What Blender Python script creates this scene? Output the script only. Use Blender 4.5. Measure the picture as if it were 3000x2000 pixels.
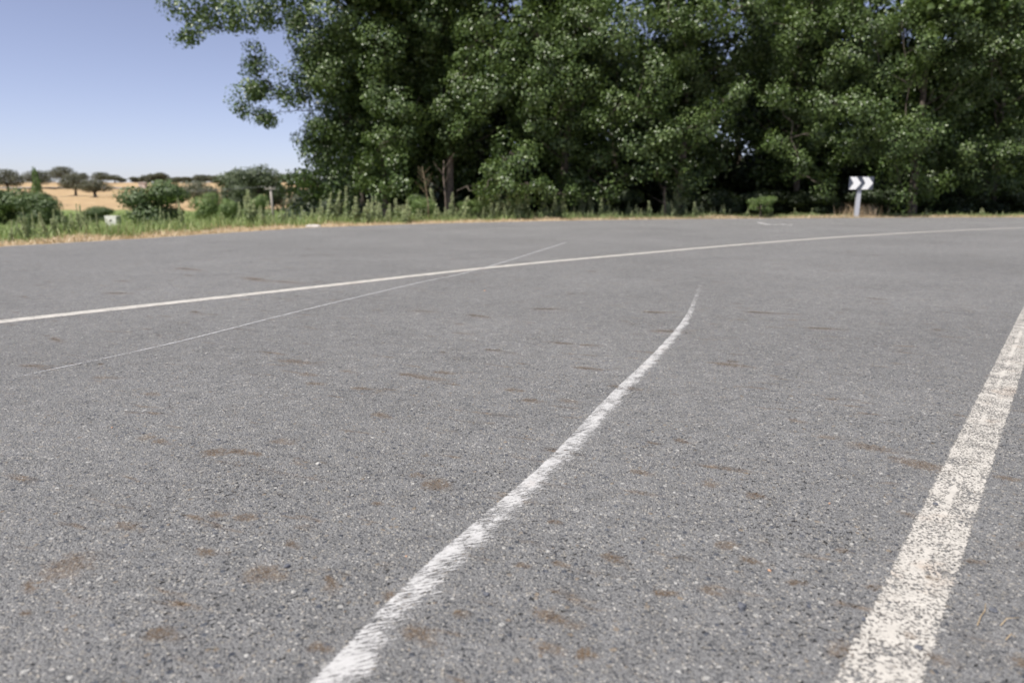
import bpy, math, random
import numpy as np
from mathutils import Vector, noise as mnoise

random.seed(7)
rng = np.random.default_rng(7)
for o in list(bpy.data.objects):
    bpy.data.objects.remove(o)
scene = bpy.context.scene
COL = scene.collection

# ------------------------------------------------------------------ camera
F, HY, CAMZ = 2000.0, 578.0, 0.62            # focal length in photo pixels, horizon row, lens height
PITCH = math.atan((1000 - HY) / F)
cam = bpy.data.cameras.new('camera')
cam.sensor_width = 36.0
cam.lens = 24.0
cam.clip_start, cam.clip_end = 0.02, 6000.0
cam.dof.use_dof = True
cam.dof.focus_distance = 1.9
cam.dof.aperture_fstop = 3.1
camo = bpy.data.objects.new('camera', cam)
camo.location = (0, 0, CAMZ)
camo.rotation_euler = (math.pi / 2 - PITCH, 0, 0)
COL.objects.link(camo)
scene.camera = camo

# ------------------------------------------------------------------ sky, sun, exposure
SUN_EL = math.radians(59)
SUN_AZ = math.atan2(-0.72, -0.69)            # from +Y towards +X: the sun stands left of and behind the camera
world = bpy.data.worlds.new('World')
scene.world = world
world.use_nodes = True
wn = world.node_tree.nodes
sky = wn.new('ShaderNodeTexSky')
sky.sky_type = 'NISHITA'
sky.sun_disc = False
sky.sun_elevation = SUN_EL
sky.sun_rotation = SUN_AZ
sky.altitude = 900
sky.air_density = 0.8
sky.dust_density = 0.9
sky.ozone_density = 2.6
bg = wn['Background']
bg.inputs['Strength'].default_value = 0.098
hs = wn.new('ShaderNodeHueSaturation')      # the photograph's muted white balance, the same over the whole sky
hs.inputs['Saturation'].default_value = 0.76
wb = wn.new('ShaderNodeMix')
wb.data_type, wb.blend_type = 'RGBA', 'MULTIPLY'
wb.inputs[0].default_value = 1.0
wb.inputs[7].default_value = (1.055, 0.955, 1.03, 1)
world.node_tree.links.new(sky.outputs[0], hs.inputs['Color'])
world.node_tree.links.new(hs.outputs[0], wb.inputs[6])
world.node_tree.links.new(wb.outputs[2], bg.inputs['Color'])

sl = bpy.data.lights.new('sun', 'SUN')
sl.energy = 5.0
sl.angle = math.radians(0.53)
sl.color = (1.0, 0.955, 0.885)
so = bpy.data.objects.new('sun', sl)
to_sun = Vector((math.sin(SUN_AZ) * math.cos(SUN_EL), math.cos(SUN_AZ) * math.cos(SUN_EL), math.sin(SUN_EL)))
so.rotation_euler = to_sun.to_track_quat('Z', 'Y').to_euler()
so.location = (-20, -15, 40)
COL.objects.link(so)

vs = scene.view_settings
vs.view_transform = 'Standard'
vs.look = 'None'
vs.exposure = 0.51
vs.gamma = 1.0
vs.use_curve_mapping = False
scene.cycles.max_bounces = 5
scene.cycles.diffuse_bounces = 2
scene.cycles.transparent_max_bounces = 8

# ------------------------------------------------------------------ helpers
cp_, sp_ = math.cos(PITCH), math.sin(PITCH)


def ray(px, py):
    x, y = (px - 1500) / F, (py - 1000) / F
    return (x, cp_ - sp_ * y, -sp_ - cp_ * y)


def P(px, py, Y):
    """world point seen at photo pixel (px, py) at forward distance Y"""
    d = ray(px, py)
    t = Y / d[1]
    return Vector((d[0] * t, Y, CAMZ + d[2] * t))


def G(px, py):
    """point of the road plane seen at a photo pixel"""
    d = ray(px, py)
    t = CAMZ / -d[2]
    return np.array((d[0] * t, d[1] * t))


def link(o, parent=None):
    COL.objects.link(o)
    if parent is not None:
        o.parent = parent
    return o


def thing(name, label, cat, loc=(0, 0, 0), rz=0.0, group=None):
    o = bpy.data.objects.new(name, None)
    o.empty_display_size = 0.1
    o.location = loc
    o.rotation_euler = (0, 0, rz)
    return tag(link(o), label, cat, group)


def tag(o, label=None, cat=None, group=None, kind=None):
    if label: o['label'] = label
    if cat: o['category'] = cat
    if group: o['group'] = group
    if kind: o['kind'] = kind
    return o


def obj(name, me, mat=None, parent=None, kind=None, label=None):
    o = bpy.data.objects.new(name, me)
    if mat is not None and not me.materials:
        me.materials.append(mat)
    if kind: o['kind'] = kind
    if label: o['label'] = label
    return link(o, parent)


def npmesh(name, V, quads=None, tris=None, smooth=False, attrs=None, uv=None):
    """fast mesh from numpy arrays"""
    me = bpy.data.meshes.new(name)
    V = np.asarray(V, np.float32)
    parts, starts, tot = [], [], 0
    if quads is not None and len(quads):
        q = np.asarray(quads, np.int32)
        parts.append(q.ravel()); starts.append(np.arange(len(q)) * 4); tot += q.size
    if tris is not None and len(tris):
        t = np.asarray(tris, np.int32)
        parts.append(t.ravel()); starts.append(tot + np.arange(len(t)) * 3); tot += t.size
    L = np.concatenate(parts)
    S = np.concatenate(starts).astype(np.int32)
    me.vertices.add(len(V)); me.vertices.foreach_set('co', V.ravel())
    me.loops.add(len(L)); me.loops.foreach_set('vertex_index', L)
    me.polygons.add(len(S)); me.polygons.foreach_set('loop_start', S)
    if smooth:
        me.polygons.foreach_set('use_smooth', np.ones(len(S), bool))
    for k, a in (attrs or {}).items():
        at = me.attributes.new(k, 'FLOAT', 'POINT')
        at.data.foreach_set('value', np.asarray(a, np.float32))
    if uv is not None:
        l = me.uv_layers.new(name='UVMap')
        l.data.foreach_set('uv', np.asarray(uv, np.float32)[L].ravel())
    me.update(calc_edges=True)
    return me


class MB:
    """collects simple solids into one mesh"""
    def __init__(self):
        self.v, self.f = [], []

    def box(self, c, s, taper=1.0):
        n = len(self.v)
        for z in (-1, 1):
            k = taper if z > 0 else 1.0
            for x, y in ((-1, -1), (1, -1), (1, 1), (-1, 1)):
                self.v.append((c[0] + x * s[0] / 2 * k, c[1] + y * s[1] / 2 * k, c[2] + z * s[2] / 2))
        for q in ((0, 3, 2, 1), (4, 5, 6, 7), (0, 1, 5, 4), (1, 2, 6, 5), (2, 3, 7, 6), (3, 0, 4, 7)):
            self.f.append(tuple(n + i for i in q))
        return self

    def tube(self, pts, rad, seg=8):
        pts = [Vector(p) for p in pts]
        n0 = len(self.v)
        u = None
        for i, p in enumerate(pts):
            t = (pts[min(i + 1, len(pts) - 1)] - pts[max(i - 1, 0)]).normalized()
            if u is None:
                u = t.orthogonal().normalized()
            u = (u - t * u.dot(t)).normalized()
            w = t.cross(u)
            for k in range(seg):
                a = 2 * math.pi * k / seg
                q = p + (u * math.cos(a) + w * math.sin(a)) * rad[i]
                self.v.append(tuple(q))
        for i in range(len(pts) - 1):
            for k in range(seg):
                a, b = n0 + i * seg + k, n0 + i * seg + (k + 1) % seg
                self.f.append((a, b, b + seg, a + seg))
        self.f.append(tuple(n0 + k for k in range(seg))[::-1])
        self.f.append(tuple(n0 + (len(pts) - 1) * seg + k for k in range(seg)))
        return self

    def prism(self, pts, y0, y1):
        """polygon in xz extruded along y"""
        n, m = len(self.v), len(pts)
        for y in (y0, y1):
            self.v += [(x, y, z) for x, z in pts]
        self.f.append(tuple(range(n, n + m)))
        self.f.append(tuple(range(n + m, n + 2 * m))[::-1])
        for i in range(m):
            j = (i + 1) % m
            self.f.append((n + j, n + i, n + m + i, n + m + j))
        return self

    def mesh(self, name, smooth=False, bevel=0.0):
        me = bpy.data.meshes.new(name)
        me.from_pydata(self.v, [], self.f)
        if bevel:
            import bmesh
            bm = bmesh.new(); bm.from_mesh(me)
            bmesh.ops.bevel(bm, geom=bm.edges[:], offset=bevel, segments=2, affect='EDGES', profile=0.6)
            bm.to_mesh(me); bm.free()
        if smooth:
            me.polygons.foreach_set('use_smooth', [True] * len(me.polygons))
        me.update()
        return me


def catmull(pts, n=12):
    p = np.asarray(pts, float)
    p = np.vstack([2 * p[0] - p[1], p, 2 * p[-1] - p[-2]])
    out = []
    for i in range(1, len(p) - 2):
        for t in np.linspace(0, 1, n, endpoint=False):
            a, b, c, d = p[i - 1], p[i], p[i + 1], p[i + 2]
            out.append(0.5 * (2 * b + (c - a) * t + (2 * a - 5 * b + 4 * c - d) * t * t + (3 * b - a - 3 * c + d) * t ** 3))
    out.append(p[-2])
    return np.array(out)


def smooth01(x):
    x = np.clip(x, 0, 1)
    return x * x * (3 - 2 * x)


# ------------------------------------------------------------------ materials
class NT:
    def __init__(self, name):
        self.m = bpy.data.materials.new(name)
        self.m.use_nodes = True
        self.t = self.m.node_tree
        self.b = self.t.nodes['Principled BSDF']
        self.out = self.t.nodes['Material Output']

    def n(self, typ, **kw):
        x = self.t.nodes.new('ShaderNode' + typ)
        for k, v in kw.items():
            if k in x.inputs:
                self.set(x.inputs[k], v)
            else:
                setattr(x, k, v)
        return x

    def set(self, sock, v):
        if hasattr(v, 'is_linked') or isinstance(v, bpy.types.NodeSocket):
            self.t.links.new(v, sock)
        else:
            sock.default_value = v

    def math(self, op, a, b=None, c=None, clamp=False):
        x = self.t.nodes.new('ShaderNodeMath')
        x.operation = op
        x.use_clamp = clamp
        for i, v in enumerate((a, b, c)):
            if v is not None:
                self.set(x.inputs[i], v)
        return x.outputs[0]

    def mix(self, fac, a, b, mode='MIX'):
        x = self.t.nodes.new('ShaderNodeMix')
        x.data_type = 'RGBA'
        x.blend_type = mode
        self.set(x.inputs[0], fac)
        self.set(x.inputs[6], a if not isinstance(a, tuple) else (*a, 1)[:4])
        self.set(x.inputs[7], b if not isinstance(b, tuple) else (*b, 1)[:4])
        return x.outputs[2]

    def ramp(self, fac, stops, interp='LINEAR'):
        x = self.t.nodes.new('ShaderNodeValToRGB')
        x.color_ramp.interpolation = interp
        el = x.color_ramp.elements
        while len(el) < len(stops):
            el.new(0.5)
        for e, (p, c) in zip(el, stops):
            e.position = p
            e.color = (c, c, c, 1) if not isinstance(c, tuple) else (*c, 1)
        self.set(x.inputs[0], fac)
        return x.outputs[0]

    def step(self, x, lo, hi):
        m = self.t.nodes.new('ShaderNodeMapRange')
        m.interpolation_type = 'SMOOTHSTEP'
        self.set(m.inputs['Value'], x)
        m.inputs['From Min'].default_value = lo
        m.inputs['From Max'].default_value = hi
        return m.outputs[0]

    def coords(self, kind='Object', scale=(1, 1, 1), rz=0.0, loc=(0, 0, 0)):
        c = self.t.nodes.new('ShaderNodeTexCoord').outputs[kind]
        m = self.t.nodes.new('ShaderNodeMapping')
        m.vector_type = 'TEXTURE'
        m.inputs['Rotation'].default_value = (0, 0, rz)
        m.inputs['Scale'].default_value = tuple(1 / s for s in scale)
        m.inputs['Location'].default_value = loc
        self.t.links.new(c, m.inputs['Vector'])
        return m.outputs[0]

    def noise(self, vec, scale, detail=3.0, rough=0.55):
        x = self.n('TexNoise', Vector=vec, Scale=scale, Detail=detail, Roughness=rough)
        return x.outputs['Fac']

    def attr(self, name):
        return self.n('Attribute', attribute_name=name).outputs['Fac']

    def bump(self, h, strength, dist, normal=None):
        b = self.n('Bump', Height=h, Strength=strength, Distance=dist)
        if normal is not None:
            self.t.links.new(normal, b.inputs['Normal'])
        return b.outputs[0]


def leaf_mat(name, dark, light, rough=0.42, trans=0.28, odd=None, spec=0.5):
    t = NT(name)
    a = t.attr('tint')
    col = t.ramp(a, [(0.0, dark), (0.8, light), (1.0, odd or light)])
    t.set(t.b.inputs['Base Color'], col)
    t.b.inputs['Roughness'].default_value = rough
    t.b.inputs['Specular IOR Level'].default_value = spec
    tr = t.n('BsdfTranslucent')
    c2 = t.mix(0.5, col, (0.16, 0.24, 0.03), 'MIX')
    t.set(tr.inputs['Color'], c2)
    mx = t.n('MixShader')
    mx.inputs[0].default_value = trans
    t.t.links.new(t.b.outputs[0], mx.inputs[1])
    t.t.links.new(tr.outputs[0], mx.inputs[2])
    t.t.links.new(mx.outputs[0], t.out.inputs['Surface'])
    return t.m


def plain(name, col, rough=0.7, var=0.12, scale=6.0, metal=0.0, bump=0.0):
    t = NT(name)
    v = t.coords()
    n1 = t.noise(v, scale, 5)
    f = t.ramp(n1, [(0.3, 1 - var), (0.7, 1 + var)])
    c = t.mix(1.0, col, f, 'MULTIPLY')
    t.set(t.b.inputs['Base Color'], c)
    t.b.inputs['Roughness'].default_value = rough
    t.b.inputs['Metallic'].default_value = metal
    if bump:
        t.set(t.b.inputs['Normal'], t.bump(t.noise(v, scale * 4, 6), 0.7, bump))
    return t.m


def asphalt_mat():
    t = NT('asphalt')
    v = t.coords()
    # warp so that the stones are irregular
    wn_ = t.n('TexNoise', Vector=v, Scale=110.0, Detail=1.0)
    vw = t.n('VectorMath', operation='MULTIPLY_ADD')
    t.t.links.new(wn_.outputs['Color'], vw.inputs[0])
    vw.inputs[1].default_value = (0.007, 0.007, 0.0)
    t.t.links.new(v, vw.inputs[2])
    w = vw.outputs[0]
    big = t.n('TexVoronoi', Vector=w, Scale=88.0)
    mid = t.n('TexVoronoi', Vector=w, Scale=215.0)
    sep = t.n('SeparateColor'); t.t.links.new(big.outputs['Color'], sep.inputs[0])
    sep2 = t.n('SeparateColor'); t.t.links.new(mid.outputs['Color'], sep2.inputs[0])
    # binder with fine grit
    fine = t.noise(v, 480.0, 2.0, 0.7)
    base = t.ramp(fine, [(0.32, (0.03, 0.03, 0.03)), (0.5, (0.168, 0.168, 0.167)), (0.68, (0.38, 0.378, 0.37))])
    grain = t.ramp(sep2.outputs[0], [(0.0, (0.035, 0.038, 0.045)), (0.16, (0.085, 0.087, 0.092)), (0.32, (0.165, 0.165, 0.163)), (0.72, (0.225, 0.222, 0.215)), (0.86, (0.33, 0.30, 0.25)), (1.0, (0.52, 0.50, 0.46))])
    gm_ = t.math('MULTIPLY', t.math('SUBTRACT', 1.0, t.step(mid.outputs['Distance'], 0.35, 0.62)), 0.80)
    c = t.mix(gm_, base, grain)
    # scattered larger stones: some dark blue, some tan, a few pale
    stone = t.ramp(sep.outputs[0], [(0.0, (0.05, 0.058, 0.075)), (0.26, (0.105, 0.112, 0.128)), (0.32, (0.18, 0.181, 0.183)), (0.68, (0.225, 0.223, 0.218)), (0.74, (0.235, 0.19, 0.14)), (0.86, (0.22, 0.195, 0.165)), (0.89, (0.33, 0.325, 0.31)), (1.0, (0.50, 0.49, 0.46))])
    size = t.ramp(sep.outputs[1], [(0.0, 0.0), (0.45, 0.06), (1.0, 0.46)])
    sm_ = t.math('SUBTRACT', 1.0, t.step(t.math('SUBTRACT', big.outputs['Distance'], size), -0.06, 0.05))
    show = t.ramp(sep.outputs[1], [(0.40, 0.0), (0.5, 0.85)])
    prom = t.math('MULTIPLY', sm_, show)
    c = t.mix(prom, c, stone)
    # open pits, in drifts
    pn = t.noise(t.coords(scale=(80, 120, 80), rz=0.5), 1.0, 2.0, 0.6)
    drift = t.noise(v, 2.6, 2.0)
    pit = t.step(t.math('ADD', pn, t.math('MULTIPLY', t.math('SUBTRACT', drift, 0.5), 0.28)), 0.642, 0.69)
    pit = t.math('MULTIPLY', pit, t.math('SUBTRACT', 1.0, prom))
    c = t.mix(t.math('MULTIPLY', pit, 0.9), c, (0.018, 0.018, 0.018))
    # broad tone: worn lanes, patches
    broad = t.ramp(t.noise(v, 0.55, 4), [(0.3, 0.93), (0.7, 1.14)])
    broad2 = t.ramp(t.noise(v, 16.0, 3), [(0.3, 0.88), (0.7, 1.11)])
    c = t.mix(1.0, c, broad, 'MULTIPLY')
    c = t.mix(1.0, c, broad2, 'MULTIPLY')
    # brown dirt dragged across the lane
    brk = t.noise(v, 170.0, 2.0, 0.7)
    sn = t.noise(t.coords(scale=(4.2, 20.0, 1.0), rz=math.radians(-24)), 1.0, 3, 0.6)
    st = t.math('MULTIPLY', t.step(sn, 0.60, 0.74), 0.85)
    dm = t.math('MULTIPLY', st, t.ramp(brk, [(0.32, 0.25), (0.58, 1.0)]), clamp=True)
    dirt = t.ramp(t.noise(v, 34.0, 2), [(0.36, (0.05, 0.040, 0.033)), (0.62, (0.19, 0.125, 0.068))])
    c = t.mix(t.math('MULTIPLY', dm, 0.9), c, dirt)
    # dusty paler edge of the carriageway
    c = t.mix(t.math('MULTIPLY', t.step(t.attr('edge'), 0.0, 1.0), 0.5), c, (0.30, 0.27, 0.22))
    t.set(t.b.inputs['Base Color'], c)
    t.b.inputs['Roughness'].default_value = 0.85
    t.b.inputs['Specular IOR Level'].default_value = 0.18
    h = t.math('ADD', t.math('MULTIPLY', gm_, 0.55), t.math('MULTIPLY', fine, 0.55))
    h = t.math('ADD', h, t.math('MULTIPLY', prom, 0.45))
    h = t.math('SUBTRACT', h, t.math('MULTIPLY', pit, 1.3))
    t.set(t.b.inputs['Normal'], t.bump(h, 1.0, 0.0046))
    return t.m


def paint_mat(name, col, cover, ragged, streak=None, dirt=0.2, end_fade=False, soft_right=False, far_fade=True, bead=False):
    """worn road paint: gaps show the asphalt; UV x runs across, y along (0..1)"""
    t = NT(name)
    v = t.coords()
    uv = t.n('TexCoord').outputs['UV']
    sx = t.n('SeparateXYZ'); t.t.links.new(uv, sx.inputs[0])
    u, w = sx.outputs[0], sx.outputs[1]
    a1 = t.noise(v, 210.0, 4, 0.6)
    a2 = t.noise(v, 14.0, 3)
    if streak:
        s1 = t.noise(t.coords(scale=(36.0, 330.0, 1.0), rz=math.radians(streak)), 1.0, 4, 0.65)
        a1 = t.math('ADD', t.math('MULTIPLY', s1, 0.72), t.math('MULTIPLY', a1, 0.28))
    k = t.math('ADD', a1, t.math('MULTIPLY', t.math('SUBTRACT', a2, 0.5), 0.35))
    au = t.math('ABSOLUTE', u)
    if soft_right:
        e = t.math('ADD', t.math('MULTIPLY', t.step(u, -0.3, 1.0), 0.22), t.math('MULTIPLY', t.math('SUBTRACT', 1.0, t.step(u, -1.0, -0.72)), 0.4))
    else:
        e = t.math('MULTIPLY', t.step(au, 1 - ragged, 1.0), 0.45)
    k = t.math('SUBTRACT', k, e)
    if end_fade:
        if far_fade:
            k = t.math('SUBTRACT', k, t.math('MULTIPLY', t.step(w, 0.82, 1.0), 0.10))
        k = t.math('SUBTRACT', k, t.math('MULTIPLY', t.math('SUBTRACT', 1.0, t.step(w, 0.0, end_fade)), 0.04))
    if bead:
        bead_n = t.noise(t.coords(scale=(7, 7, 7)), 1.0, 2)
        k = t.math('ADD', k, t.math('MULTIPLY', t.math('MULTIPLY', t.math('SUBTRACT', 1.0, t.step(t.math('ABSOLUTE', t.math('ADD', u, 0.12)), 0.0, 0.16)), t.step(bead_n, 0.42, 0.62)), 0.16))
    thr = 0.5 - cover * 0.1
    al = t.step(k, thr - 0.035, thr + 0.05)
    tone = t.ramp(t.noise(v, 40.0, 4), [(0.3, 0.82), (0.65, 1.0)])
    c = t.mix(1.0, col, tone, 'MULTIPLY')
    c = t.mix(t.math('MULTIPLY', t.step(t.noise(v, 4.5, 5, 0.7), 0.55, 0.72), dirt), c, (0.33, 0.19, 0.09))
    t.set(t.b.inputs['Base Color'], c)
    t.b.inputs['Roughness'].default_value = 0.7
    t.set(t.b.inputs['Normal'], t.bump(t.noise(v, 260.0, 3), 0.6, 0.0012))
    t.set(t.b.inputs['Alpha'], al)
    return t.m


def ground_mat():
    t = NT('ground')
    v = t.coords()
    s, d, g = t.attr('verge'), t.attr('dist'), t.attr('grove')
    n1, n2, n3 = t.noise(v, 0.9, 5), t.noise(v, 7.0, 4), t.noise(v, 45.0, 4)
    nf = t.noise(t.coords(scale=(0.012, 0.05, 1)), 1.0, 4)
    dry = t.ramp(n3, [(0.25, (0.27, 0.195, 0.125)), (0.5, (0.47, 0.365, 0.245)), (0.75, (0.66, 0.56, 0.43))])
    green = t.ramp(n2, [(0.25, (0.10, 0.14, 0.045)), (0.5, (0.175, 0.225, 0.075)), (0.78, (0.25, 0.27, 0.115))])
    straw = t.ramp(t.noise(v, 0.25, 6, 0.65), [(0.25, (0.31, 0.215, 0.115)), (0.5, (0.385, 0.275, 0.152)), (0.75, (0.45, 0.335, 0.20))])
    straw = t.mix(t.math('MULTIPLY', t.step(nf, 0.48, 0.62), 0.35), straw, (0.33, 0.23, 0.14))
    grove_floor = t.ramp(n2, [(0.3, (0.025, 0.022, 0.014)), (0.7, (0.06, 0.05, 0.03))])  # very dark brown ground under the line of trees
    sv = t.math('ADD', s, t.math('MULTIPLY', t.math('SUBTRACT', n1, 0.5), 1.6))
    c = t.mix(t.step(sv, 1.5, 2.4), dry, green)
    c = t.mix(t.step(t.math('ADD', g, t.math('MULTIPLY', t.math('SUBTRACT', n1, 0.5), 0.5)), 0.35, 0.65), c, grove_floor)
    dv = t.math('ADD', d, t.math('MULTIPLY', t.math('SUBTRACT', t.noise(v, 0.05, 3), 0.5), 16.0))
    c = t.mix(t.step(dv, 92.0, 98.0), c, straw)
    t.set(t.b.inputs['Base Color'], c)
    t.b.inputs['Roughness'].default_value = 0.95
    t.b.inputs['Specular IOR Level'].default_value = 0.15
    t.set(t.b.inputs['Normal'], t.bump(t.math('ADD', n3, n2), 0.9, 0.05))
    return t.m


def stain_mat():
    """dried mud dragged over the stones: densest at the near end of its sheet"""
    t = NT('dirt_stain')
    v = t.n('NewGeometry').outputs['Position']
    rnd = t.n('ObjectInfo').outputs['Random']
    uv = t.n('TexCoord').outputs['UV']
    sx = t.n('SeparateXYZ'); t.t.links.new(uv, sx.inputs[0])
    u, w = sx.outputs[0], sx.outputs[1]
    u2 = t.math('MAXIMUM', t.math('MULTIPLY', u, 1.0), t.math('MULTIPLY', u, -2.2))
    q = t.math('SQRT', t.math('ADD', t.math('MULTIPLY', u2, u2), t.math('MULTIPLY', w, w)))
    q = t.math('ADD', q, t.math('MULTIPLY', t.math('SUBTRACT', t.noise(v, 45.0, 4, 0.75), 0.5), 2.2))
    f = t.math('SUBTRACT', 1.0, t.step(q, 0.0, 0.95))
    f = t.math('MULTIPLY', f, t.ramp(t.noise(v, 230.0, 3, 0.7), [(0.38, 0.05), (0.60, 1.0)]))
    core = t.math('SUBTRACT', 1.0, t.step(q, -0.35, 0.45))
    c = t.mix(core, t.mix(rnd, (0.22, 0.145, 0.08), (0.15, 0.11, 0.075)), (0.055, 0.043, 0.036))
    t.set(t.b.inputs['Base Color'], c)
    t.b.inputs['Roughness'].default_value = 0.9
    t.b.inputs['Specular IOR Level'].default_value = 0.2
    t.set(t.b.inputs['Alpha'], t.math('MULTIPLY', f, t.ramp(rnd, [(0.0, 0.45), (1.0, 1.0)])))
    return t.m


M = {}
M['dirt_stain'] = stain_mat()
M['asphalt'] = asphalt_mat()
M['ground'] = ground_mat()
M['edge_paint'] = paint_mat('edge_paint', (0.475, 0.45, 0.405), 0.36, 0.28, dirt=0.3, bead=True)
M['centre_paint'] = paint_mat('centre_paint', (0.49, 0.465, 0.42), 1.0, 0.30, dirt=0.4)
M['smear_paint'] = paint_mat('smear_paint', (0.46, 0.455, 0.445), 0.50, 0.3, streak=20, dirt=0.15, end_fade=0.02, soft_right=True)
M['thin_paint'] = paint_mat('thin_paint', (0.46, 0.46, 0.46), 0.5, 0.5, dirt=0.1, end_fade=0.35, far_fade=False)
M['faint_paint'] = paint_mat('faint_paint', (0.62, 0.61, 0.59), 0.1, 0.8, dirt=0.1)
M['poplar_leaf'] = leaf_mat('poplar_leaf', (0.036, 0.064, 0.017), (0.118, 0.172, 0.052), 0.38, 0.24, (0.18, 0.235, 0.08), 0.45)
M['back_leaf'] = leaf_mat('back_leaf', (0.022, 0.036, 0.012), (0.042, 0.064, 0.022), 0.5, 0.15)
M['oak_leaf'] = leaf_mat('oak_leaf', (0.056, 0.061, 0.034), (0.108, 0.110, 0.062), 0.6, 0.08)
M['bush_leaf'] = leaf_mat('bush_leaf', (0.095, 0.155, 0.048), (0.20, 0.275, 0.09), 0.55, 0.3)
M['dark_bush_leaf'] = leaf_mat('dark_bush_leaf', (0.055, 0.09, 0.032), (0.125, 0.175, 0.068), 0.55, 0.25)
M['deep_leaf'] = leaf_mat('deep_leaf', (0.042, 0.060, 0.028), (0.088, 0.112, 0.052), 0.55, 0.15)
M['grey_bush_leaf'] = leaf_mat('grey_bush_leaf', (0.075, 0.085, 0.052), (0.135, 0.148, 0.095), 0.6, 0.1)
M['weed_leaf'] = leaf_mat('weed_leaf', (0.25, 0.31, 0.145), (0.45, 0.50, 0.275), 0.6, 0.3, (0.58, 0.56, 0.34))
M['dry_leaf'] = leaf_mat('dry_leaf', (0.42, 0.29, 0.16), (0.62, 0.48, 0.31), 0.7, 0.2, (0.74, 0.65, 0.50))
M['grass_leaf'] = leaf_mat('grass_leaf', (0.19, 0.27, 0.085), (0.33, 0.40, 0.15), 0.6, 0.3, (0.48, 0.45, 0.24))
M['bark'] = plain('bark', (0.10, 0.082, 0.064), 0.9, 0.35, 9.0, bump=0.02)
M['pale_bark'] = plain('pale_bark', (0.20, 0.155, 0.12), 0.9, 0.35, 9.0, bump=0.02)
M['oak_bark'] = plain('oak_bark', (0.075, 0.062, 0.05), 0.9, 0.3, 4.0)
M['dry_stem'] = plain('dry_stem', (0.40, 0.30, 0.17), 0.85, 0.25, 12.0)
M['brown_stem'] = plain('brown_stem', (0.20, 0.155, 0.095), 0.9, 0.3, 12.0)
M['green_stem'] = plain('green_stem', (0.17, 0.20, 0.10), 0.7, 0.2, 12.0)
M['sign_white'] = plain('sign_white', (0.80, 0.80, 0.79), 0.4, 0.03, 8.0)
M['sign_blue'] = plain('sign_blue', (0.072, 0.082, 0.105), 0.45, 0.1, 8.0)
M['galvanised'] = plain('galvanised', (0.52, 0.53, 0.56), 0.5, 0.08, 14.0, metal=0.25)
M['white_wall'] = plain('white_wall', (0.76, 0.74, 0.68), 0.75, 0.06, 3.0)
M['dark_hole'] = plain('dark_hole', (0.045, 0.042, 0.04), 0.8, 0.2, 6.0)
M['old_wood'] = plain('old_wood', (0.30, 0.27, 0.235), 0.9, 0.25, 7.0)
M['porcelain'] = plain('porcelain', (0.30, 0.28, 0.25), 0.35, 0.1, 9.0)
M['wire'] = plain('wire', (0.16, 0.16, 0.16), 0.6, 0.1, 2.0)
M['pale_stone'] = plain('pale_stone', (0.40, 0.37, 0.335), 0.85, 0.3, 9.0, bump=0.01)
M['pink_stone'] = plain('pink_stone', (0.50, 0.42, 0.37), 0.85, 0.2, 4.0, bump=0.02)
M['tan_stone'] = plain('tan_stone', (0.52, 0.40, 0.25), 0.85, 0.2, 4.0, bump=0.02)
M['red_stone'] = plain('red_stone', (0.28, 0.12, 0.08), 0.85, 0.2, 4.0, bump=0.02)
M['dark_pebble'] = plain('dark_pebble', (0.095, 0.10, 0.115), 0.6, 0.3, 160.0, bump=0.0006)
M['pale_pebble'] = plain('pale_pebble', (0.36, 0.35, 0.325), 0.7, 0.2, 160.0, bump=0.0006)
M['orange_pebble'] = plain('orange_pebble', (0.46, 0.28, 0.18), 0.7, 0.2, 160.0, bump=0.0006)
M['roof_tile'] = plain('roof_tile', (0.34, 0.29, 0.25), 0.85, 0.2, 2.0)

# ------------------------------------------------------------------ the road: a bend about a centre on the right
CX, CY = 27.0, -21.0
S = 3000 / 2352
far_px = [(0, 566), (350, 546), (700, 523), (1000, 513), (1300, 506.5), (1700, 502), (2000, 500), (2352, 499.5)]
cen_px = [(0, 738), (300, 706), (600, 674), (900, 640), (1120, 614), (1400, 589), (1700, 562), (2000, 540), (2352, 523)]
edge_px = [(2590 / S, 2000 / S), (2702 / S, 1702 / S), (2828 / S, 1370 / S), (2902 / S, 1191 / S), (2945 / S, 1064 / S), (3028 / S, 912 / S)]


def polar(p):
    return math.atan2(p[1] - CY, p[0] - CX), math.hypot(p[0] - CX, p[1] - CY)


fp = [polar(G(x * S, y * S)) for x, y in far_px]
fp.sort()
fth, frr = np.array([a for a, b in fp]), np.array([b for a, b in fp])
# carry on beyond the frame
fth = np.concatenate([[fth[0] - 1.4, fth[0] - 0.5], fth, [fth[-1] + 0.5, fth[-1] + 1.4]])
frr = np.concatenate([[frr[0] - 2.0, frr[0] - 1.0], frr, [frr[-1] - 0.8, frr[-1] - 1.0]])
RNEAR = float(np.mean([polar(G(x * S, y * S))[1] for x, y in edge_px]))
RIN = RNEAR - 1.3


def rfar(th):
    return np.interp(th, fth, frr)


def on_road(th, r, z=0.0):
    return (CX + r * math.cos(th), CY + r * math.sin(th), z)


def graded(x0, lo, hi, a, k):
    out = [x0]
    x = x0
    while x < hi:
        x += a + k * abs(x - x0); out.append(min(x, hi))
    x = x0
    left = []
    while x > lo:
        x -= a + k * abs(x - x0); left.append(max(x, lo))
    return np.array(left[::-1] + out)


TH0 = math.atan2(-CY, -CX)
R0 = math.hypot(CX, CY)
ths = graded(TH0 * R0, (fth[0]) * R0, (fth[-1]) * R0, 0.010, 0.016) / R0
frac = graded((R0 - RIN) / (44.0 - RIN), 0.0, 1.0, 0.010 / 10, 0.016)
TT, FF = np.meshgrid(ths, frac, indexing='ij')
RR = RIN + FF * (rfar(TT) - RIN)
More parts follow.
